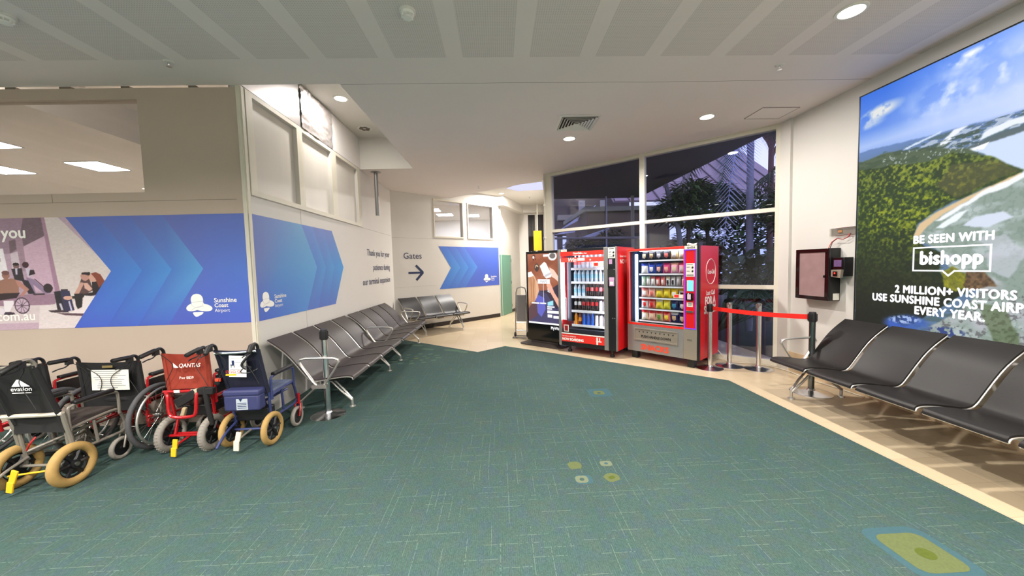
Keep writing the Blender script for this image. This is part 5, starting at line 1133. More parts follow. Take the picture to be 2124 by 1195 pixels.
for z in (1.51, 1.455): mb.box((1.065, -0.0215, z), (0.022, 0.0015, 0.028), rot=Matrix.Rotation(0.5, 3, 'Y'))
for z in (0.975, 0.96, 0.945): mb.span((1.0, -0.0218, z), (1.055, -0.0206, z + 0.005))
mb.text('POS', 0.04, FT(0.99, 0.41, -0.0205), 'LEFT', 0.0, 0.0002); mb.build('notice_print', M['black_print'], sm, smooth=False)
mb = MB(); mb.span((0.985, -0.024, 1.16), (1.08, -0.018, 1.32)); mb.build('touch_screen', mat('touch_screen', (110, 206, 240), 0.2, var=0.3, scale=20, emit=0.5), sm, bevel=0.003)
mb = MB(); mb.span((0.975, -0.045, 1.02), (1.082, -0.018, 1.132)); mb.build('card_reader', M['black_gloss'], sm, bevel=0.01)
mb = MB(); mb.span((1.0, -0.0465, 1.04), (1.05, -0.045, 1.118)); mb.build('reader_screen', emit_mat('reader_glow', (250, 214, 220), 0.6), sm, smooth=False)
mb = MB(); mb.span((0.975, -0.03, 0.842), (1.075, -0.018, 0.868)); mb.span((0.985, -0.0315, 0.849), (1.065, -0.03, 0.859), 1); mb.build('coin_slot', [M['steel'], M['black_print']], sm, bevel=0.003)
mb = MB(); mb.span((0.12, -0.03, 0.505), (0.85, -0.02, 0.525)); mb.span((0.12, -0.03, 0.32), (0.85, -0.02, 0.345)); mb.span((0.12, -0.03, 0.345), (0.145, -0.02, 0.505)); mb.span((0.825, -0.03, 0.345), (0.85, -0.02, 0.505)); mb.span((0.145, -0.023, 0.345), (0.825, -0.02, 0.505)); mb.build('delivery_flap', M['champagne'], sm, bevel=0.003)
mb = MB(); mb.text('PUSH HANDLE DOWN', 0.058, FT(0.495, 0.372, -0.0235), 'CENTER', 0.002, 0.0003, sx=0.83)
for i in range(9): x = 0.217 + 0.07 * i; mb.plate([(x - .014, .012), (x + .014, .012), (x, -.014)], 0.0005, FT(0, 0.462, -0.0235))
mb.build('flap_lettering', M['black_print'], sm, smooth=False)
mb = MB(); mb.span((0.40, -0.0245, 0.487), (0.56, -0.0232, 0.499)); mb.build('flap_grip', M['satin_alu'], sm, smooth=False)
mb = MB(); mb.text('SNACKS', 0.125, FT(0.475, 0.175, -0.021), 'CENTER', 0.006, 0.0005, sx=1.0); mb.build('snacks_lettering', M['orange_print'], sm, smooth=False)
mb = MB(); mb.tube([Vector((SW_ + 0.002, 0.42 + 0.19 * math.cos(a), 1.44 + 0.19 * math.sin(a))) for a in [2 * math.pi * i / 48 for i in range(48)]], 0.0045, 5, closed=True)
mb.text('Coca-Cola', 0.095, side_T(SW_, 0.425, 1.405), 'CENTER', 0.002, 0.0004, shear=0.3, sx=0.68)
mb.text('Last Call', 0.10, side_T(SW_, 0.41, 1.085), 'CENTER', 0.002, 0.0004); mb.text('FOR A', 0.165, side_T(SW_, 0.40, 0.945), 'CENTER', 0.007, 0.0004, sx=0.88); mb.text('SNACK', 0.165, side_T(SW_, 0.40, 0.81), 'CENTER', 0.007, 0.0004, sx=0.88); mb.build('side_lettering', M['white_print'], sm, smooth=False)
for x, y in ((0.10, 0.08), (1.02, 0.08), (0.10, 0.66), (1.02, 0.66)): mb = MB(); mb.span((x - .05, y - .05, 0.0), (x + .05, y + .05, SZ0 + .002)); mb.build('foot', M['black_plastic'], sm, bevel=0.004)
mb = MB(); mb.span((0.125, 0.02, 0.63), (0.165, 0.04, 1.74)); mb.build('light_tube', emit_mat('cool_tube_snack', (225, 236, 255), 7.0), sm, smooth=False)
mb = MB(); mb.span((0.2, 0.04, 1.782), (0.93, 0.07, 1.793)); mb.build('top_light', emit_mat('cool_tube_snack_top', (240, 244, 255), 14.0), sm, smooth=False)
mb = MB(); mb.span((0.055, 0.1, 0.63), (0.11, 0.45, 1.78)); mb.build('inner_column', mat('inner_blue', (64, 82, 120), 0.4, var=0.3, scale=4, stretch=(20, 1, .1)), sm, smooth=False)
SHELF_S = [1.645, 1.425, 1.222, 1.035, 0.852, 0.655]
for z in SHELF_S:
    mb = MB(); mb.span((0.178, 0.06, z - 0.022), (0.94, 0.49, z)); mb.build('shelf', M['black_plastic'], sm, smooth=False)
    mb = MB(); mb.span((0.178, 0.055, z - 0.028), (0.94, 0.06, z - 0.004)); mb.build('shelf_rail', M['inner_white'], sm, smooth=False)
# box left on top of the machine
mb = MB(); mb.tube([Vector((0.98 + 0.07 * math.cos(a), 0.2 + 0.05 * math.sin(a), 1.855 + 0.012 * math.sin(2 * a))) for a in [2 * math.pi * i / 20 for i in range(20)]], 0.016, 6, closed=True)
ob = mb.build('cable_coil', M['paper'], loc=(2.178, 6.095, 0), rz=-SA); tag(ob, 'coil of pale cable lying on top of the snack machine', 'cable')
mb = MB(); mb.span((1.06, 0.14, SZ1), (1.09, 0.30, 1.885)); ob = mb.build('router_box', M['black_plastic'], bevel=0.003, loc=(2.178, 6.095, 0), rz=-SA); tag(ob, 'small black box standing on top of the snack machine', 'box')
SMX = Matrix.Translation((2.178, 6.095, 0)) @ Matrix.Rotation(-SA, 4, 'Z')
def snack_bag(w, h, seed, cols):
    rng = random.Random(seed); n, k = 8, 8; vs = []; fs = []; ms = []
    for s in (0, 1):
        for j in range(k + 1):
            for i in range(n + 1):
                a, b = i / n, j / k; puff = (math.sin(math.pi * a) ** .6) * (math.sin(math.pi * b) ** .7) * 0.028
                vs.append(((a - .5) * w * (1 - .08 * math.sin(math.pi * b)), (-puff if s == 0 else puff) + rng.uniform(-.001, .001), b * h))
    L = (n + 1) * (k + 1); mb = MB()
    for s in (0, 1):
        for j in range(k):
            for i in range(n):
                a = s * L + j * (n + 1) + i; q = (a, a + 1, a + n + 2, a + n + 1)
                d = math.hypot((i + .5 - n / 2) / (n / 2), (j + .5 - k * .42) / (k / 2)); m = 0
                if j >= k - 2: m = 1
                elif d < .52: m = 2
                fs.append(q if s == 0 else q[::-1]); ms.append(m)
    mb.v = [tuple(v) for v in vs]; mb.f = fs; mb.m = ms
    return mb
def pm(n, c): 
    if n not in M: M[n] = mat(n, c, 0.28, var=0.1, scale=25)
    return n
K = {'cream': (226, 214, 176), 'black': (34, 32, 36), 'blue': (34, 64, 170), 'navy': (30, 40, 100), 'white': (232, 230, 228), 'magenta': (206, 60, 120), 'pink': (238, 160, 196), 'peach': (240, 178, 160), 'yellow': (240, 204, 40), 'lemon': (236, 226, 70), 'red': (216, 40, 36), 'green': (96, 150, 60), 'tan': (206, 178, 134), 'teal': (60, 140, 180), 'silver': (200, 200, 204), 'mint': (196, 226, 196), 'salmon': (230, 120, 110)}
for n_, c_ in K.items(): pm('wrap_' + n_, c_)
ROWS = [(6, 0.125, 0.142, [('black and cream', 'black', 'black', 'cream'), ('black and gold', 'black', 'black', 'tan'), ('black and silver', 'black', 'black', 'silver'), ('black and pink', 'black', 'black', 'salmon'), ('pale tan', 'tan', 'tan', 'white'), ('cream', 'cream', 'tan', 'white')]),
        (6, 0.125, 0.152, [('white and blue', 'white', 'blue', 'white'), ('blue', 'blue', 'blue', 'white'), ('deep blue', 'navy', 'blue', 'peach'), ('magenta', 'magenta', 'magenta', 'peach'), ('pink', 'pink', 'peach', 'cream'), ('rose pink', 'pink', 'magenta', 'white')]),
        (9, 0.072, 0.14, [('mint white', 'mint', 'mint', 'white'), ('white and mint', 'white', 'mint', 'white'), ('white and salmon', 'white', 'salmon', 'white'), ('red', 'salmon', 'red', 'white'), ('salmon', 'salmon', 'salmon', 'white'), ('grey photo print', 'silver', 'cream', 'black'), ('silver and black', 'silver', 'silver', 'black'), ('silver and mauve', 'silver', 'white', 'silver'), ('white and rose', 'white', 'silver', 'pink')]),
        (6, 0.125, 0.142, [('pale salmon', 'peach', 'salmon', 'white'), ('salmon pink', 'peach', 'peach', 'salmon'), ('golden yellow', 'yellow', 'tan', 'lemon'), ('bright yellow', 'yellow', 'yellow', 'lemon'), ('yellow and white', 'yellow', 'yellow', 'white'), ('white and yellow', 'white', 'yellow', 'black')]),
        (6, 0.125, 0.142, [('red and white', 'white', 'red', 'red'), ('pale red', 'salmon', 'red', 'red'), ('yellow and olive', 'lemon', 'cream', 'yellow'), ('lemon yellow', 'lemon', 'yellow', 'lemon'), ('blue cookie', 'navy', 'navy', 'teal'), ('white and navy', 'navy', 'navy', 'white')]),
        (6, 0.125, 0.148, [('red topped cream', 'cream', 'red', 'white'), ('red topped pink', 'peach', 'red', 'cream'), ('red topped green', 'tan', 'red', 'green'), ('red topped lime', 'salmon', 'red', 'lemon'), ('navy and tan', 'navy', 'silver', 'tan'), ('navy and cream', 'navy', 'navy', 'cream')])]
ORD = ('first', 'second', 'third', 'fourth', 'fifth', 'sixth', 'seventh', 'eighth', 'ninth'); RN = ('top', 'second', 'third', 'fourth', 'fifth', 'bottom')
for r, (n, w, h, items) in enumerate(ROWS):
    for i, (d, a, b, c) in enumerate(items):
        p = 0.74 / n; mb = snack_bag(min(w, p * 0.99), h * 1.07, r * 20 + i, None)
        o = mb.build('snack_packet', [M['wrap_' + a], M['wrap_' + b], M['wrap_' + c]], loc=SMX @ Vector((0.19 + p * (i + .5), 0.105, SHELF_S[r] + 0.0005)), rz=-SA)
        tag(o, '%s packet, %s from left on the %s snack machine shelf' % (d, ORD[i], RN[r]), 'snack packet', 'snack packets in the snack machine')
mb = MB(); mb.span((0.78, -0.0085, 1.048), (0.93, -0.0062, 1.105)); mb.span((0.79, -0.0092, 1.055), (0.86, -0.0086, 1.098), 1); mb.build('window_label', [M['paper'], M['red_print']], sm, smooth=False)
mb = MB(); mb.span((0.70, -0.0122 - .002, 1.555), (0.886, -0.0098, 1.635)); mb.span((0.715, -0.0152, 1.57), (0.79, -0.0143, 1.62), 1); mb.build('window_label', [M['paper'], M['red_print']], dm, smooth=False)
# ------------------------------------------------------------------ wheelchairs parked along the hoarding
def spl(pts, k=4):
    out = []
    P = [Vector(p) for p in pts]
    for i in range(len(P) - 1):
        p0 = P[max(i - 1, 0)]; p1 = P[i]; p2 = P[i + 1]; p3 = P[min(i + 2, len(P) - 1)]
        for j in range(k):
            t = j / k; out.append(0.5 * (2 * p1 + (p2 - p0) * t + (2 * p0 - 5 * p1 + 4 * p2 - p3) * t * t + (3 * p1 - p0 - 3 * p2 + p3) * t ** 3))
    out.append(P[-1]); return out
M['tyre_tan'] = mat('tyre_tan', (160, 129, 74), 0.75, var=0.14, scale=30, bump=0.3)
M['tyre_grey'] = mat('tyre_grey', (138, 132, 124), 0.8, var=0.15, scale=60, bump=0.5)
M['tyre_dark'] = mat('tyre_dark', (78, 78, 80), 0.75, var=0.15, scale=60, bump=0.4)
M['frame_grey'] = mat('frame_grey', (136, 130, 120), 0.42, 0.4, var=0.12, scale=30)
M['frame_red'] = mat('frame_red', (176, 24, 30), 0.25, 0.2, var=0.08, coat=0.3)
M['frame_navy'] = mat('frame_navy', (58, 66, 112), 0.35, 0.2, var=0.08)
M['frame_black'] = mat('frame_black', (40, 40, 42), 0.35, 0.3, var=0.08)
M['cloth_black'] = mat('cloth_black', (19, 18, 19), 0.8, var=0.15, scale=60, bump=0.15)
M['cloth_red'] = mat('cloth_red', (142, 48, 30), 0.75, var=0.15, scale=25, bump=0.1)
M['cloth_navy'] = mat('cloth_navy', (24, 27, 46), 0.7, var=0.12, scale=40, bump=0.15)
M['cloth_blue'] = mat('cloth_blue', (74, 84, 108), 0.6, var=0.12, scale=60, bump=0.1)
M['cloth_pouch'] = mat('cloth_pouch', (46, 50, 92), 0.6, var=0.1, scale=60, bump=0.1)
M['seat_brown'] = mat('seat_brown', (58, 48, 44), 0.75, var=0.12, scale=30, bump=0.1)
M['grip'] = mat('grip', (24, 22, 22), 0.5, var=0.1, scale=80, bump=0.2)
M['tag_yellow'] = mat('tag_yellow', (232, 178, 30), 0.5, var=0.05); M['tag_cream'] = mat('tag_cream', (232, 216, 188), 0.5, var=0.04)
def wheel(o, name, x, y, R, rt, tyre, rim='black_plastic', spokes=6, thin=False, hand=False, sgn=1):
    """a wheel turning about the x axis, centre at height R"""
    w = empty(name, (x, y, R)); w.parent = o
    mb = MB(); mb.torus((0, 0, 0), R - rt, rt, 'x', 48, 12, 0, sx=1.0)
    if not thin and tyre != 'tyre_tan':
        for i in range(36): a = 2 * math.pi * i / 36; mb.box((0, (R - .002) * math.cos(a), (R - .002) * math.sin(a)), (rt * 1.0, 0.008, 0.002), rot=Matrix.Rotation(a, 3, 'X'))
    mb.build('tyre', M[tyre], w)
    mb = MB(); rr = R - 2 * rt + 0.004; mb.torus((0, 0, 0), rr, 0.010, 'x', 40, 8, sx=1.5); 
    mb.rod((-0.03, 0, 0), (0.03, 0, 0), 0.032 if not thin else 0.026, 16)
    if thin:
        for i in range(24):
            a = 2 * math.pi * i / 24; s = 0.022 if i % 2 else -0.022; b = a + 0.25 * (1 if i % 4 < 2 else -1); mb.rod((s, 0.024 * math.cos(b), 0.024 * math.sin(b)), (0, rr * math.cos(a), rr * math.sin(a)), 0.0016, 4)
    else:
        for i in range(spokes):
            a = 2 * math.pi * i / spokes; c, n = math.cos(a), math.sin(a); mb.tube([(0, 0.02 * c, 0.02 * n), (0.006, 0.5 * rr * c, 0.5 * rr * n), (0, rr * c, rr * n)], [0.018, 0.013, 0.018], 6)
        mb.rod((-0.006, 0, 0), (0.006, 0, 0), rr * 0.72, 24)
    mb.build('rim', M[rim], w)
    if hand:
        mb = MB(); mb.torus((sgn * 0.05, 0, 0), R - 2 * rt - 0.005, 0.010, 'x', 48, 8)
        for i in range(6): a = math.pi / 3 * i; q = R - 2 * rt - 0.005; mb.rod((sgn * .05, q * math.cos(a), q * math.sin(a)), (0, (q + .01) * math.cos(a), (q + .01) * math.sin(a)), 0.004, 6)
        mb.build('hand_rim', M['satin_alu'], w)
    mb = MB(); mb.rod((sgn * 0.028, 0, 0), (sgn * 0.04, 0, 0), 0.016, 10); mb.build('hub_cap', M['steel'], w)
    return w
def wheelchair(label, x, y, rz, hw, R, rt, tyre, frame, back, seat, top, rec=0.02, bot=0.52, hb=0.0, big=False, wr=None, castor=(0.36, 0.10, 'tyre_grey'), ybk=0.0, pad='grip', taper=1.0, seat_z=0.46, grip=0.17, grip_drop=0.02, castor_hw=None, rim='black_plastic', panel=True, tip=(-1,), arm=0.235):
    o = empty('wheelchair', (x, y, 0), rz, label, 'wheelchair', 'wheelchairs parked along the beige hoarding'); wr = wr or hw + 0.055; cw = castor_hw or hw
    F = M[frame]; r = 0.0125; yb = ybk
    for s in (-1, 1): wheel(o, 'rear_wheel', s * wr, 0, R, rt, tyre, spokes=6, thin=big, hand=big, sgn=s, rim='steel' if big else rim)
    mb = MB()
    for s in (-1, 1):
        X = s * hw
        mb.tube(spl([(X * .96, yb + .03, 0.20), (X, yb + .01, 0.40), (X, yb, 0.50), (X * taper, yb - rec, top - .03)]), r, 8)
        mb.tube(spl([(X, yb + .01, seat_z), (X, yb + .34, seat_z + .02), (X, yb + .41, seat_z - .02), (X, yb + .47, seat_z - .22), (X * .9, yb + .50, 0.14)]), r, 8)
        mb.tube([(X, yb + .02, 0.24), (X, yb + .40, 0.235), (X, yb + .46, 0.26)], r, 8)
        mb.rod((X, yb + .22, 0.235), (X, yb + .20, seat_z), r * .9, 8); mb.rod((s * wr, 0, R), (X, yb + .02, R), 0.014, 8); mb.rod((X, yb + .02, 0.25), (X, yb + .03, R), r, 8)
        if s in tip: mb.tube(spl([(X * .9, yb + .03, 0.22), (X * .9, -0.12, 0.17), (X * .9, -0.235, 0.085)]), 0.011, 8)
    mb.rod((-hw, yb + .03, 0.26), (hw, yb + .30, seat_z - .02), r, 8); mb.rod((hw, yb + .05, 0.26), (-hw, yb + .32, seat_z - .02), r, 8)
    if not big: mb.rod((-wr, 0, R), (wr, 0, R), 0.011, 8)
    mb.build('frame', F, o)
    for s in (-1, 1):
        c = empty('castor', (s * cw, castor[0], 0)); c.parent = o; cr = castor[1]
        mb = MB(); mb.torus((0, 0, cr), cr - .020, 0.020, 'x', 28, 10, sx=.9); mb.build('tyre', M[castor[2]], c)
        mb = MB(); mb.rod((-.011, 0, cr), (.011, 0, cr), cr - .036, 20); mb.rod((-.02, 0, cr), (.02, 0, cr), .018, 12); mb.build('rim', M['black_plastic'], c)
        mb = MB()
        for q in (-1, 1): mb.tube([(q * .027, 0, cr), (q * .027, .03, cr * 2 + .01), (0, .05, cr * 2 + .035)], 0.008, 6)
        mb.rod((0, .05, cr * 2 + .01), (0, .05, cr * 2 + .12), .014, 8); mb.build('fork', F if frame != 'frame_navy' else M['frame_red'], c)
    # sling back
    mb = MB(); n, k = 10, 10; vs = []; fs = []
    for sd in (0, 1):
        for j in range(k + 1):
            for i in range(n + 1):
                f = i / n; t = j / k; z = bot + (top - .02 - bot) * t; yy = yb - rec * max(0, (z - .5) / max(.05, top - .53)); tp = 1 + (taper - 1) * t
                sag = 0.035 * (1 - (2 * f - 1) ** 2) * (0.6 + 0.4 * math.sin(3 * t)); z -= 0.02 * (1 - (2 * f - 1) ** 2) * t
                vs.append(((2 * f - 1) * (hw + .012) * tp, yy - .014 + sag + (.008 if sd else 0), z))
    L = (n + 1) * (k + 1)
    for sd in (0, 1):
        for j in range(k):
            for i in range(n): a = sd * L + j * (n + 1) + i; q = (a, a + 1, a + n + 2, a + n + 1); fs.append(q if not sd else q[::-1])
    for j in range(k):
        for i in (0, n): a = j * (n + 1) + i; fs.append((a, a + n + 1, a + n + 1 + L, a + L))
    mb.add(vs, fs)
    for s in (-1, 1): mb.tube([(s * hw, yb - .002, 0.5), (s * hw * taper, yb - rec, top - .035)], 0.0185, 8)
    b_ = mb.build('backrest', M[back], o)
    mb = MB(); mb.box((0, yb + .21, seat_z + .02), (2 * hw - .01, 0.40, 0.05)); mb.build('seat', M[seat], o, bevel=0.018, seg=3)
    for s in (-1, 1):
        a = empty('armrest', (s * (hw + .02), yb, 0)); a.parent = o
        mb = MB(); mb.box((0, .20, seat_z + arm), (0.045, 0.30, 0.03)); mb.build('arm_pad', M[pad], a, bevel=0.01)
        mb = MB(); mb.tube(spl([(0, .02, 0.42), (0, .015, seat_z + arm - .065), (0, .04, seat_z + arm - .02), (0, .20, seat_z + arm - .015), (0, .36, seat_z + arm - .025), (0, .385, seat_z + arm - .075), (0, .385, seat_z - .02)]), 0.011, 8); mb.build('arm_frame', F, a)
        if panel: mb = MB(); mb.box((-s * .006, .20, seat_z + .11), (0.006, 0.34, 0.17)); mb.build('side_panel', M['black_plastic'], a, bevel=0.004)
        h = empty('push_handle', (s * hw * taper, yb - rec, top)); h.parent = o
        mb = MB(); mb.tube(spl([(0, 0.002, -.04), (0, -.004, 0.0), (0, -.03, 0.026), (0, -.07, 0.024), (0, -.10, 0.02 - grip_drop * .4)]), r, 8); mb.build('handle_tube', F if frame == 'frame_grey' else M['frame_black'], h)
        mb = MB(); mb.tube([(0, -.07, 0.024), (0, -.08, 0.022), (0, -.08 - grip * .8, 0.016 - grip_drop), (0, -.085 - grip * .8, 0.015 - grip_drop)], [.014, .0185, .0185, .015], 10); mb.build('grip', M['grip'], h)
        mb = MB(); mb.box((0, -.075, 0.002), (0.03, 0.045, 0.05)); mb.tube(spl([(0, -.075, -.02), (0, -.11, -.04), (0, -.16, -.045), (0, -.20, -.075 + .02)]), 0.006, 6); mb.build('brake_lever', M['frame_black'], h, bevel=0.002)
        mb = MB(); mb.tube(spl([(-s * 0.0, -.06, -.01), (-s * .04, -.03, -.06), (-s * .09, -.022, -.14), (-s * .03, -.022, -.26), (0, -.015, -.34)]), 0.0028, 5); mb.build('brake_cable', M['rubber_seal'], h)
    return o
def notice_sheet(o, name, x0, z0, x1, z1, y, tilt, lines, m='paper', seed=1, pr='black_print'):
    Mx = Matrix.Translation((0, y, 0)) @ Matrix.Rotation(tilt, 4, 'Y'); mb = MB(); mb.span((x0, -.002, z0), (x1, 0, z1), 0, Mx); rng = random.Random(seed)
    for i in range(lines):
        z = z1 - (z1 - z0) * (i + .8) / (lines + .8); a = x0 + (x1 - x0) * rng.uniform(.06, .2); b = x1 - (x1 - x0) * rng.uniform(.05, .35); mb.span((a, -.0028, z), (b, -.002, z + .0035), 1, Mx)
    return mb.build(name, [M[m], M[pr]], o, smooth=False)

# B: the front grey chair
B = wheelchair('front black wheelchair with a grey frame and tan tyres at the left', -3.55, 2.865, 0.0, 0.172, 0.165, 0.034, 'tyre_tan', 'frame_grey', 'cloth_black', 'seat_brown', 1.0, rec=0.14, bot=0.42, wr=0.207, castor=(0.39, 0.10, 'tyre_grey'), ybk=0.0, seat_z=0.43, grip=0.13, grip_drop=0.045, panel=False, arm=0.20)
mb = MB(); mb.tube([(-.24, -.025, .565), (-.10, -.03, .57), (.10, -.03, .57), (.20, -.025, .575)], 0.016, 8); mb.build('cross_bar', mat('bar_pale', (204, 196, 180), 0.4, 0.3, var=0.1), B); mb = MB(); mb.tube([(-.17, -.13, .955), (.17, -.13, .985)], 0.012, 8); mb.build('top_bar', M['frame_grey'], B); mb = MB()
for s in (-1, 1): mb = MB(); mb.tube([(s * .19, -.02, .575), (s * .195, .02, .32)], .016, 8); mb.build('arm_post', M['frame_grey'], B)
mb = MB(); T = basis((0, -0.098, 0), (1, 0, 0), (0, 0, 1), (0, -1, 0)) @ Matrix.Rotation(0.0, 4, 'X'); mb.plate([(-.055, .815), (-.01, .875), (.075, .815)], .001, T); mb.text('evation', 0.045, T @ Matrix.Translation((0.012, .782, 0)), 'CENTER', 0.0003, 0.0004, sx=1.15); mb.span((-.055, -.0985, .765), (.08, -.0975, .770)); mb.build('logo_print', M['white_print'], B, smooth=False)
mb = MB(); mb.box((-.03, -.16, .165), (.045, .012, .10), rot=Matrix.Rotation(.35, 3, 'Y')); mb.box((-.055, -.165, .09), (.045, .012, .08), rot=Matrix.Rotation(.2, 3, 'Y')); mb.rod((-.15, -.10, .14), (.16, -.04, .15), .008, 6); mb.build('brake_pedal', M['tag_yellow'], B, bevel=0.003)
mb = MB(); mb.tube(spl([(-.02, -.02, .40), (-.03, -.05, .36), (-.06, -.05, .31)]), .006, 6); mb.build('red_cable', M['frame_red'], B)
# C: self propelled chair behind the front one
C_ = wheelchair('black wheelchair with large spoked wheels and a handwritten sheet on its back', -3.555, 3.47, 0.0, 0.258, 0.30, 0.020, 'tyre_dark', 'frame_red', 'cloth_black', 'cloth_black', 0.865, rec=0.03, bot=0.37, big=True, wr=0.318, castor=(0.30, 0.085, 'tyre_grey'), ybk=-0.05, seat_z=0.45, grip_drop=-0.01, tip=())
sh_ = notice_sheet(C_, 'handwritten_sheet', -.15, .585, .175, .77, -.104, .02, 9, 'paper', 3, 'navy_print')
mb = MB(); 
for s in (-1, 1): mb.tube(spl([(s * .16, -.11, .79), (s * .06, -.115, .72), (s * .04, -.115, .65), (s * .07, -.11, .57)]), .003, 5)
mb.build('cord', M['rubber_seal'], C_)
mb = MB(); mb.span((-.05, -.092, .785), (.04, -.088, .805)); mb.build('brand_patch', mat('patch_gold', (120, 104, 60), 0.5), C_, smooth=False)
# A: far left, same make, cut by the frame
A_ = wheelchair('black wheelchair with large wheels cut off by the left picture edge', -4.40, 3.42, 0.0, 0.258, 0.30, 0.020, 'tyre_dark', 'frame_red', 'cloth_black', 'cloth_black', 0.865, rec=0.03, bot=0.37, big=True, wr=0.318, castor=(0.30, 0.085, 'tyre_grey'), ybk=0.02, seat_z=0.45, grip_drop=-0.01, tip=())
notice_sheet(A_, 'handwritten_sheet', -.15, .56, .16, .77, -.034, .0, 9, 'paper', 5, 'navy_print')
# D: red chair
D_ = wheelchair('red wheelchair with white airline lettering and grey tyres', -2.855, 3.365, 0.0, 0.182, 0.158, 0.030, 'tyre_grey', 'frame_red', 'cloth_red', 'seat_brown', 0.925, rec=0.03, bot=0.56, wr=0.185, castor=(0.37, 0.095, 'tyre_grey'), ybk=0.03, seat_z=0.47, taper=1.04, tip=())
T = basis((0, -0.018, 0), (1, 0, 0), (0, 0, 1), (0, -1, 0))
mb = MB(); mb.text('QANTAS', 0.05, T @ Matrix.Translation((-.055, .772, 0)), 'LEFT', 0.0004, 0.0004, shear=0.25, sx=0.95); mb.plate([(-.10, .815), (-.055, .772), (-.075, .768), (-.098, .775)], .001, T); mb.build('logo_print', M['white_print'], D_, smooth=False); mb = MB(); mb.text('Pwr 0839', 0.034, T @ Matrix.Translation((-.055, .665, 0)), 'LEFT', 0.0, 0.0004, sx=0.95); mb.build('number_print', M['white_print'], D_, smooth=False)
mb = MB(); mb.tube(spl([(-.16, -.045, .55), (-.12, -.075, .53), (-.11, -.085, .40), (-.07, -.09, .345), (.08, -.09, .345), (.12, -.085, .38), (.13, -.075, .53), (.14, -.045, .55)]), .014, 8); mb.tube([(-.20, -.02, .555), (.20, -.02, .555)], .013, 8); mb.tube([(-.15, -.05, .16), (.15, -.05, .16)], .012, 8); mb.rod((-.13, -.02, .16), (-.13, 0.02, .28), .012, 8); mb.build('rear_cradle', M['frame_red'], D_)
mb = MB(); mb.span((-.10, -.035, .545), (-.05, -.03, .57)); mb.span((.05, -.035, .545), (.10, -.03, .57)); mb.build('label_tape', M['paper'], D_, smooth=False)
mb = MB(); mb.box((.0, -.02, .49), (.20, .05, .08), rot=Matrix.Rotation(-.5, 3, 'Y')); mb.box((.20, -.05, .56), (.14, .05, .06)); mb.tube(spl([(.19, -.06, .60), (.21, -.06, .42), (.22, -.04, .24)]), .022, 8); mb.build('strap_bundle', M['cloth_black'], D_, bevel=0.008)
mb = MB(); mb.box((.125, -.055, .555), (.035, .03, .06)); mb.build('strap_end', mat('webbing_pale', (186, 170, 140), 0.7), D_, bevel=0.006); mb = MB(); mb.box((-.03, -.03, .36), (.03, .03, .1), rot=Matrix.Rotation(.3, 3, 'Y')); mb.build('strap_end', mat('webbing_tan', (170, 150, 116), 0.7), D_, bevel=0.006)
mb = MB(); mb.span((-.12, .05, .30), (.12, .30, .40)); mb.build('battery_box', M['black_plastic'], D_, bevel=0.01)
mb = MB(); mb.box((-.005, -.17, .135), (.04, .012, .085), rot=Matrix.Rotation(.12, 3, 'Y')); mb.box((-.018, -.175, .065), (.042, .012, .08), rot=Matrix.Rotation(.1, 3, 'Y')); mb.build('brake_pedal', M['tag_yellow'], D_, bevel=0.003)
mb = MB(); mb.rod((-.02, -.17, .11), (.02, -.03, .15), .009, 6); mb.build('pedal_arm', M['frame_red'], D_)
# E: navy chair
E_ = wheelchair('navy wheelchair with a white instruction card on its back beside the bench', -2.345, 3.41, 0.0, 0.170, 0.152, 0.026, 'tyre_tan', 'frame_navy', 'cloth_navy', 'cloth_blue', 0.955, rec=0.12, bot=0.52, wr=0.185, castor=(0.385, 0.105, 'tyre_grey'), ybk=0.0, seat_z=0.45, taper=1.06, castor_hw=0.20, grip=0.05, grip_drop=0.05, panel=False, arm=0.20)
mb = MB(); mb.tube([(-.18, -.14, .905), (.0, -.125, .90), (.18, -.14, .915)], .012, 8); mb.build('back_bar', M['chrome'], E_)
cd = notice_sheet(E_, 'instruction_card', -.115, .685, .035, .875, -.135, .06, 5, 'white_print', 7, 'silver_paint')
mb = MB(); T = basis((0, -.1385, 0), (1, 0, 0), (0, 0, 1), (0, -1, 0)); mb.span((-.04, -.1392, .80), (-.02, -.1382, .835)); mb.span((-.055, -.1392, .792), (-.02, -.1382, .80)); mb.span((-.05, -.1392, .772), (-.045, -.1382, .79)); mb.span((-.025, -.1392, .772), (-.02, -.1382, .79)); mb.build('card_drawing', M['navy_print'], cd, smooth=False)
mb = MB()
for x in (-.085, -.055, -.025, .015): mb.tube([Vector((x + .011 * math.cos(a), -.139, .735 + .011 * math.sin(a))) for a in [math.pi * i / 6 for i in range(12)]], .0016, 4, closed=True)
mb.build('card_symbols', M['red_print'], cd, smooth=False)
mb = MB(); mb.span((-.10, -.1392, .70), (-.01, -.1382, .715)); mb.build('card_strip', M['tag_yellow'], cd, smooth=False)
mb = MB(); mb.span((-.155, -.12, .365), (.16, -.02, .515)); mb.span((-.16, -.125, .50), (.165, -.015, .56)); pch = mb.build('rear_pouch', M['cloth_pouch'], E_, bevel=0.02, seg=3)
mb = MB(); mb.span((-.04, -.1225, .38), (.06, -.1205, .48), 0, Matrix.Rotation(.0, 4, 'Y')); mb.text('\u25bc', .04, basis((0, -.1225, .455), (1, 0, 0), (0, 0, 1), (0, -1, 0)), 'CENTER', 0, .0003, m=1)
for z in (.44, .425, .41, .395): mb.span((-.03, -.1235, z), (.05, -.1224, z + .005), 1)
mb.build('pouch_label', [mat('label_grey', (168, 176, 184), 0.5), M['navy_print']], pch, smooth=False)
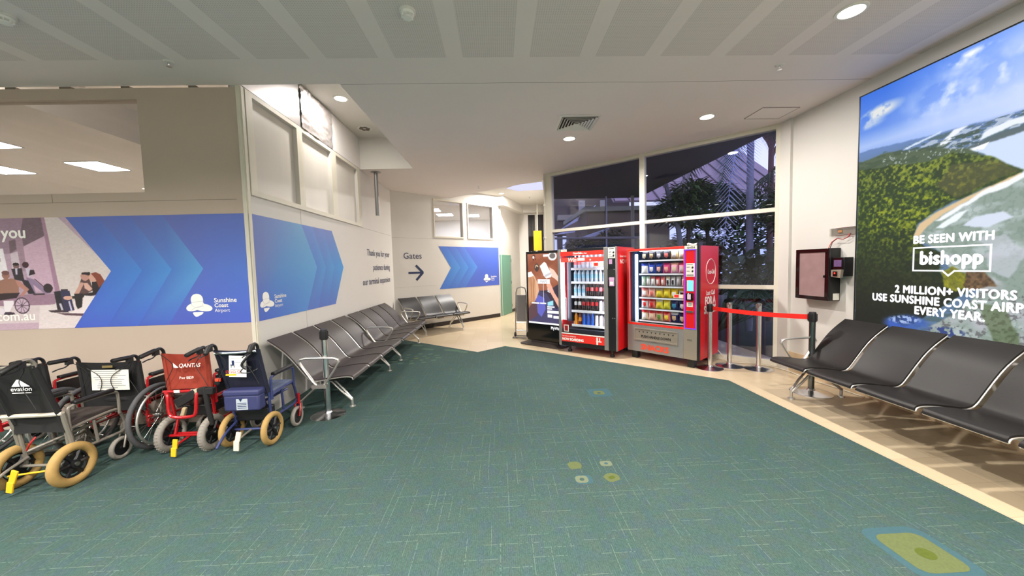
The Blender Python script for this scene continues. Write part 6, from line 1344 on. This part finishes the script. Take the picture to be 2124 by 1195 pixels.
mb = MB(); mb.tube(spl([(.05, -.13, .74), (.12, -.13, .76), (.08, -.135, .78), (.03, -.14, .73), (.10, -.135, .72), (.17, -.125, .75)]), .004, 6); mb.tube(spl([(.15, -.12, .92), (.10, -.15, .86), (.06, -.16, .80), (.09, -.15, .76)]), .012, 6); mb.build('folded_cables', M['frame_black'], E_)
mb = MB(); mb.span((-.15, .02, .22), (.15, .12, .34)); mb.build('battery_box', M['black_plastic'], E_, bevel=0.01)
mb = MB(); mb.box((.005, -.19, .165), (.042, .012, .085), rot=Matrix.Rotation(.22, 3, 'Y')); mb.box((-.012, -.195, .085), (.046, .012, .09), rot=Matrix.Rotation(.08, 3, 'Y')); mb.build('brake_pedal', M['tag_cream'], E_, bevel=0.003)
mb = MB(); mb.rod((-.02, -.19, .12), (.0, -.0, .152), .009, 6); mb.build('pedal_arm', M['frame_grey'], E_)
mb = MB(); mb.box((-.215, -.05, .64), (.05, .10, .06)); mb.tube([(-.215, -.02, .66), (-.225, -.06, .74)], .018, 8); mb.build('control_pod', M['black_plastic'], E_, bevel=0.01)
mb = MB(); mb.box((-.20, -.10, .655), (.05, .012, .03)); mb.build('control_button', M['orange_print'], E_, bevel=0.004)
# ------------------------------------------------------------------ garden court outside the tall window (dusk)
def px(z, t): pass
mb = MB(); mb.plate([(WE.x + .1, WE.y + .15), (XR + .15, YW + .1), (14, YW - 2), (30, 10), (30, 45), (-2, 45), (2.3, 14.2)], 0.02, Matrix.Translation((0, 0, -0.1))); struct(mb.build('ground_garden', mat('garden_soil', (44, 40, 38), 0.9, var=0.3, scale=3), smooth=False))
M['soffit'] = mat('soffit', (84, 80, 84), 0.8, var=0.04, scale=2)
mb = MB(); mb.plate([(WE.x + .16, WE.y + .09), (XR + .06, YW + .07), (4.245, YW + .1), (4.245, 10.9), (1.62, 10.9)], 0.15, Matrix.Translation((0, 0, H - .005))); struct(mb.build('soffit_eave', M['soffit'], smooth=False))
mb = MB(); mb.span((3.90, 10.55, 0), (3.98, 10.63, H)); tag(mb.build('downpipe', M['trim_white'], bevel=0.01), 'white downpipe at the end of the dark eave outside the window', 'pipe')
# court building with a metal roof
bd = empty('building', (0, 0, 0), 0, 'low brown building with a ribbed pinkish roof behind the garden trees', 'building')
M['mauve_roof'] = mat('mauve_roof', (150, 128, 140), 0.6, var=0.08, scale=8); M['brown_wall'] = mat('brown_wall', (104, 88, 78), 0.8, var=0.1, scale=2)
mb = MB(); mb.span((3.0, 16.0, 0), (9.6, 16.3, 2.6)); mb.span((3.0, 12.2, 0), (5.8, 16.0, 3.35)); mb.build('wall', M['brown_wall'], bd, smooth=False)
mb = MB(); rf = basis((4.6, 14.4, 4.0), (1, 0, 0.0), (0.0, 0.80, 0.60), (0, -0.6, 0.8)); mb.span((0, 0, 0), (7.8, 6.0, 0.08), 0, rf)
for i in range(13): mb.span((0.6 * i, 0, 0.08), (0.6 * i + 0.04, 6.0, 0.13), 1, rf)
mb.build('roof', [M['mauve_roof'], mat('roof_rib', (92, 78, 88), 0.6)], bd, smooth=False)
mb = MB(); mb.span((2.9, 12.1, 3.35), (5.9, 16.1, 3.5)); mb.build('flat_roof', mat('fascia_olive', (120, 118, 104), 0.7), bd, smooth=False)
for x in (3.5, 4.5): mb = MB(); mb.span((x, 12.17, 0.9), (x + .6, 12.2, 2.6)); mb.build('window_opening', M['inner_dark'], bd, smooth=False)
# left court: pergola building
bl = empty('building', (0, 0, 0), 0, 'dim terminal block with pale pillars seen through the left window bay', 'building')
mb = MB(); mb.span((-1.0, 22, 3.35), (8.0, 22.3, 5.6)); [mb.span((x, 22, 0), (x + .3, 22.3, 3.4)) for x in (-1, 3.6, 5.6, 7.6)]; mb.build('wall', mat('dim_wall', (96, 84, 82), 0.8, var=0.15, scale=1), bl, smooth=False)
for x in (1.9, 2.3, 4.9, 6.2): mb = MB(); mb.span((x, 21.8, 4.3), (x + .35, 22, 5.4)); mb.build('painted_lit_panel', mat('pale_panel', (190, 186, 180), 0.7), bl, smooth=False)  # pale colour stands in for the light on these blocks
mb = MB(); mb.span((3.6, 21.6, 4.25), (8.0, 22, 4.55)); mb.build('ledge', mat('ledge_pale', (170, 160, 146), 0.7), bl, smooth=False)
M['skysheet'] = mat('sky_gap_white', (226, 228, 244), 0.6, var=0.03)  # translucent sheets added to stand in for bright sky seen through gaps
_n = M['skysheet'].node_tree; _t = _n.nodes.new('ShaderNodeBsdfTranslucent'); _t.inputs['Color'].default_value = lin((226, 228, 246)); _x = _n.nodes.new('ShaderNodeMixShader'); _x.inputs[0].default_value = 0.75
_n.links.new(_n.nodes['Principled BSDF'].outputs[0], _x.inputs[1]); _n.links.new(_t.outputs[0], _x.inputs[2]); _n.links.new(_x.outputs[0], _n.nodes['Material Output'].inputs[0])
for i, (x0, y0, z0, dx, dz, t) in enumerate(((2.05, 13.0, 2.75, 1.55, 1.0, 'upper white stand-in sheet for a sky gap outside the left window bay'), (2.05, 13.6, 2.72, 1.6, .45, 'middle white stand-in sheet for a sky gap outside the left window bay'), (2.6, 11.6, 2.45, 1.1, .35, 'lower white stand-in sheet for a sky gap outside the left window bay'), (3.3, 14.6, 2.5, 1.3, .5, 'white stand-in sheet for a sky gap beside the thin post outside the left window bay'))):
    mb = MB(); mb.add([(x0, y0, z0), (x0 + dx, y0 + .3, z0 + dz), (x0 + dx, y0 + 1.0, z0 + dz - .22), (x0, y0, z0 - .001), (x0 + dx, y0 + .3, z0 + dz - .001), (x0 + dx, y0 + 1.0, z0 + dz - .221)], [(0, 1, 2), (3, 5, 4), (0, 3, 4, 1), (1, 4, 5, 2), (2, 5, 3, 0)]); tag(mb.build('sky_gap_sheet', M['skysheet'], smooth=False), t, 'sky gap sheet', 'stand-in sheets for sky gaps')
o = empty('glass_fence', (2.3, 9.6, 0), -0.15, 'steel framed glass fence with a thin post outside the left window bay', 'fence')
mb = MB()
for x in (-0.95, 0.55): mb.rod((x, 0, 0), (x, 0, 3.35 if x > 0 else 2.25), 0.022, 8)
mb.rod((-1.1, 0, 2.32), (1.5, 0, 2.25), 0.03, 8); mb.rod((-1.1, 0, 0.2), (1.5, 0, 0.2), 0.03, 8); mb.build('rails', mat('fence_steel', (170, 172, 200), 0.4, 0.5), o)
mb = MB(); mb.span((-1.1, -.004, 0.2), (1.5, .004, 2.3)); mb.build('fence_glass', M['glass_clear'], o, smooth=False)
# planting
def leafmat(n, c): M[n] = mat(n, c, 0.6, var=0.35, scale=6); return n
leafmat('leaf_dark', (40, 54, 34)); leafmat('leaf_mid', (74, 110, 44)); leafmat('leaf_olive', (104, 98, 48)); leafmat('leaf_grey', (88, 104, 96)); leafmat('leaf_pale', (140, 150, 190)); M['bark_palm'] = mat('bark_palm', (150, 146, 168), 0.8, var=0.25, scale=5, stretch=(1, 1, 14)); M['bark'] = mat('bark', (76, 66, 62), 0.9, var=0.25, scale=10)
def leaf(mb, p, d, L, w, rng, droop=0.3, m=0):
    d = Vector(d).normalized(); side = d.cross(Vector((0, 0, 1)));
    if side.length < 1e-3: side = Vector((1, 0, 0))
    side.normalize(); q = Vector(p); vs = []; n = 4
    for i in range(n + 1):
        t = i / n; c = q + d * (L * t) + Vector((0, 0, -droop * L * t * t)); ww = w * math.sin(math.pi * min(1, .12 + .88 * t)) * .5 + (0.002 if i < n else 0)
        vs += [c - side * ww, c + side * ww + Vector((0, 0, .15 * ww))]
    mb.add(vs, [(2 * i, 2 * i + 1, 2 * i + 3, 2 * i + 2) for i in range(n)], m)
def foliage(name, c, rad, n, L, w, mats, seed, parent):
    rng = random.Random(seed); mb = MB()
    for i in range(n):
        a = rng.uniform(0, 2 * math.pi); z = rng.uniform(-1, 1); r = math.sqrt(1 - z * z) * rng.uniform(.45, 1); z *= rng.uniform(.6, 1)
        p = (c[0] + rad[0] * r * math.cos(a), c[1] + rad[1] * r * math.sin(a), c[2] + rad[2] * z); leaf(mb, p, (math.cos(a) + rng.uniform(-.5, .5), math.sin(a) + rng.uniform(-.5, .5), rng.uniform(-.3, .7)), L * rng.uniform(.6, 1.2), w, rng, .3, rng.randrange(len(mats)))
    return mb.build(name, [M[q] for q in mats], parent, smooth=False)
def frond(mb, p, d, L, rng, droop=0.6, leaflet=0.35, n=50, m=0):
    d = Vector(d).normalized(); pts = []
    for i in range(n + 1): t = i / n; pts.append(Vector(p) + d * (L * t) + Vector((0, 0, -droop * L * t * t)))
    mb.tube(pts[::2], [0.018 * (1 - .8 * i / (len(pts[::2]) - 1)) for i in range(len(pts[::2]))], 5, m)
    for i in range(2, n + 1):
        t = (pts[i] - pts[i - 1]).normalized(); s = t.cross(Vector((0, 0, 1)));
        if s.length < 1e-3: s = Vector((1, 0, 0))
        s.normalize(); l = leaflet * math.sin(math.pi * (0.15 + 0.8 * i / n))
        for q in (-1, 1): e = (s * q + t * .7 + Vector((0, 0, -.55))).normalized(); k = t * 0.02; mb.add([pts[i] - k, pts[i] + k, pts[i] + e * l], [(0, 1, 2)], m)
def palm(label, x, y, h, r, fronds, seed, mats=('leaf_grey',), L=2.0, lean=(0, 0), crown=True):
    rng = random.Random(seed); o = empty('palm_tree', (x, y, 0), 0, label, 'palm tree', 'palms in the garden court'); mb = MB(); n = 26
    prof = [(r * (1.12 if i % 2 else 1.0) * (1 - .15 * i / n), h * i / n) for i in range(n + 1)]; mb.lathe(prof, 14, 0, Matrix(((1, 0, lean[0], 0), (0, 1, lean[1], 0), (0, 0, 1, 0), (0, 0, 0, 1)))); mb.build('trunk', M['bark_palm'], o)
    for d, dr, l, mm in fronds: mb = MB(); frond(mb, (lean[0] * h, lean[1] * h, h), d, l, rng, dr, .72); mb.build('frond', M[mm], o, smooth=False)
    return o
palm('tall palm with a ringed pale trunk in front of the garden trees', 5.62, 8.0, 4.6, 0.075, [((-.9, -.2, .35), 1.2, 1.9, 'leaf_grey'), ((-.5, .4, .4), 1.4, 2.0, 'leaf_grey'), ((.7, .1, .3), 1.3, 1.9, 'leaf_grey'), ((.2, -.8, .4), 1.3, 1.7, 'leaf_mid'), ((.9, -.4, .5), 1.0, 1.8, 'leaf_grey'), ((-.35, -.3, .2), 1.9, 1.9, 'leaf_pale'), ((.2, .9, .5), 1.0, 2, 'leaf_mid'), ((-.95, .3, .6), 0.9, 1.9, 'leaf_grey'), ((.5, -.2, .1), 2.0, 1.8, 'leaf_grey')], 1)
o = empty('palm_tree', (7.0, 9.2, 0), 0, 'reddish bare trunk with spreading branches at the upper right of the window', 'palm tree', 'palms in the garden court'); rng = random.Random(8)
mb = MB(); mb.tube([(0, 0, 0), (0, 0, 3), (0, 0, 4.6)], [.075, .07, .06], 10)
for i in range(9): a = i * .7; mb.tube([(0, 0, 4.2 + .1 * i), (.5 * math.cos(a), .5 * math.sin(a), 5.0 + .1 * i), (1.1 * math.cos(a), 1.1 * math.sin(a), 5.9)], [.05, .03, .012], 6)
mb.build('trunk', mat('bark_red', (110, 76, 76), 0.85, var=0.2, scale=8), o)
mb = MB()
for i in range(16): a = i * .4; frond(mb, (0, 0, 3.5 + .03 * i), (math.cos(a), math.sin(a), .1), .8, rng, 1.3, .22, 12)
mb.build('hanging_leaves', M['leaf_dark'], o, smooth=False)
def tree(label, x, y, parts, trunk, seed, name='garden_tree', cat='tree'):
    o = empty(name, (x, y, 0), 0, label, cat, 'trees and shrubs in the garden court')
    mb = MB(); mb.tube(trunk, [.07 * (1 - .5 * i / len(trunk)) for i in range(len(trunk))], 8); mb.build('trunk', M['bark'], o)
    for i, (c, r, n, L, w, ms) in enumerate(parts): foliage('foliage', c, r, n, L, w, ms, seed + i, o)
tree('dark spreading tree with bright ferny tips behind the window mullion', 4.75, 8.9, [((-.15, 0, 2.85), (.85, .8, .42), 1500, .26, .06, ('leaf_dark', 'leaf_dark', 'leaf_mid')), ((-.1, -.2, 3.3), (.45, .4, .25), 500, .3, .045, ('leaf_mid', 'leaf_mid', 'leaf_dark'))], [(0, 0, 0), (.05, 0, 1.2), (-.05, 0, 2.2), (0, 0, 3.0)], 21)
tree('dark dense tree at the right of the palm trunk outside the window', 6.05, 7.6, [((.1, 0, 2.65), (.55, .5, .5), 1300, .24, .06, ('leaf_dark', 'leaf_dark', 'leaf_mid')), ((.25, -.1, 3.0), (.3, .3, .2), 300, .28, .045, ('leaf_mid',))], [(0, 0, 0), (0, 0, 1.5), (.1, 0, 2.8)], 31)
tree('dark tree filling the middle of the garden behind the palm trunk', 5.9, 10.2, [((0, 0, 3.1), (1.1, .8, .7), 1700, .3, .07, ('leaf_dark', 'leaf_dark', 'leaf_mid'))], [(0, 0, 0), (.1, 0, 1.5), (0, 0, 3.0)], 41)
def bigleaf(label, x, y, n, L, w, seed, ms, base=0.3):
    o = empty('broadleaf_plant', (x, y, 0), 0, label, 'plant', 'trees and shrubs in the garden court'); rng = random.Random(seed); mb = MB(); st = MB()
    for i in range(n):
        a = rng.uniform(0, 6.28); e = rng.uniform(.5, 1.6); d = Vector((math.cos(a), math.sin(a), e)).normalized(); s = rng.uniform(.5, 1.15); p = Vector((.1 * math.cos(a), .1 * math.sin(a), base)); q = p + d * s; st.rod(p, q, .012, 5); leaf(mb, q, d, L * rng.uniform(.7, 1.2), w, rng, .5, rng.randrange(len(ms)))
    mb.build('leaves', [M[k] for k in ms], o, smooth=False); st.build('stems', M['leaf_dark'], o)
for i, (x, y, b, t) in enumerate(((4.5, 7.4, .9, 'broad leaved plant behind the top of the snack machine'), (5.0, 7.0, .8, 'broad leaved plant right of the snack machine outside the window'), (4.15, 6.9, .25, 'broad leaved plant close to the glass behind the queue posts'), (5.4, 6.6, .5, 'broad leaved plant close to the window right frame'), (3.9, 7.9, .9, 'broad leaved plant behind the mullion above the machines'))):
    bigleaf(t, x, y, 34, .75, .16, 50 + i, ('leaf_dark', 'leaf_grey', 'leaf_dark'), b)
tree('yellowish clipped shrub behind the glass fence outside the left window bay', 2.35, 10.3, [((0, 0, 1.95), (.62, .35, .46), 1400, .12, .05, ('leaf_olive', 'leaf_olive', 'leaf_dark'))], [(0, 0, 0), (0, 0, 1.4)], 61, 'garden_shrub', 'shrub')
tree('thin dark tree behind the glass fence left of the mullion', 3.25, 10.4, [((0, 0, 2.35), (.35, .35, .3), 260, .2, .05, ('leaf_dark',))], [(0, 0, 0), (.02, 0, 1.2), (-.05, 0, 2.3)], 71, 'garden_shrub', 'shrub')
mb = MB(); mb.tube([(4.0, 8.6, 3.45), (4.12, 8.7, 3.15), (4.22, 8.75, 2.85), (4.4, 8.8, 2.4), (4.55, 8.9, 1.6)], [.05, .05, .04, .06, .08], 8); tag(mb.build('leaning_branch', mat('bark_pale', (140, 144, 160), 0.8, var=0.2)), 'pale leaning branch just right of the window mullion', 'branch')

for i, (x, y, cz, rx, rz, t) in enumerate(((7.3, 10.6, 1.9, 1.3, 1.5, 'dense dark shrub behind the palm at the right of the window'), (6.6, 12.2, 1.6, 1.2, 1.2, 'dense dark shrub low behind the ferny tree'), (9.0, 12.4, 2.4, 1.5, 1.7, 'dense dark tree at the far right behind the palm'), (6.0, 6.9, 1.3, .6, .9, 'dark shrub close to the glass at the right window frame'))):
    tree(t, x, y, [((0, 0, cz), (rx, .8, rz), int(900 * rx), .34, .10, ('leaf_dark', 'leaf_dark', 'leaf_mid', 'leaf_grey'))], [(0, 0, 0), (.05, 0, cz * .6), (0, 0, cz)], 200 + 7 * i, 'garden_shrub', 'shrub')
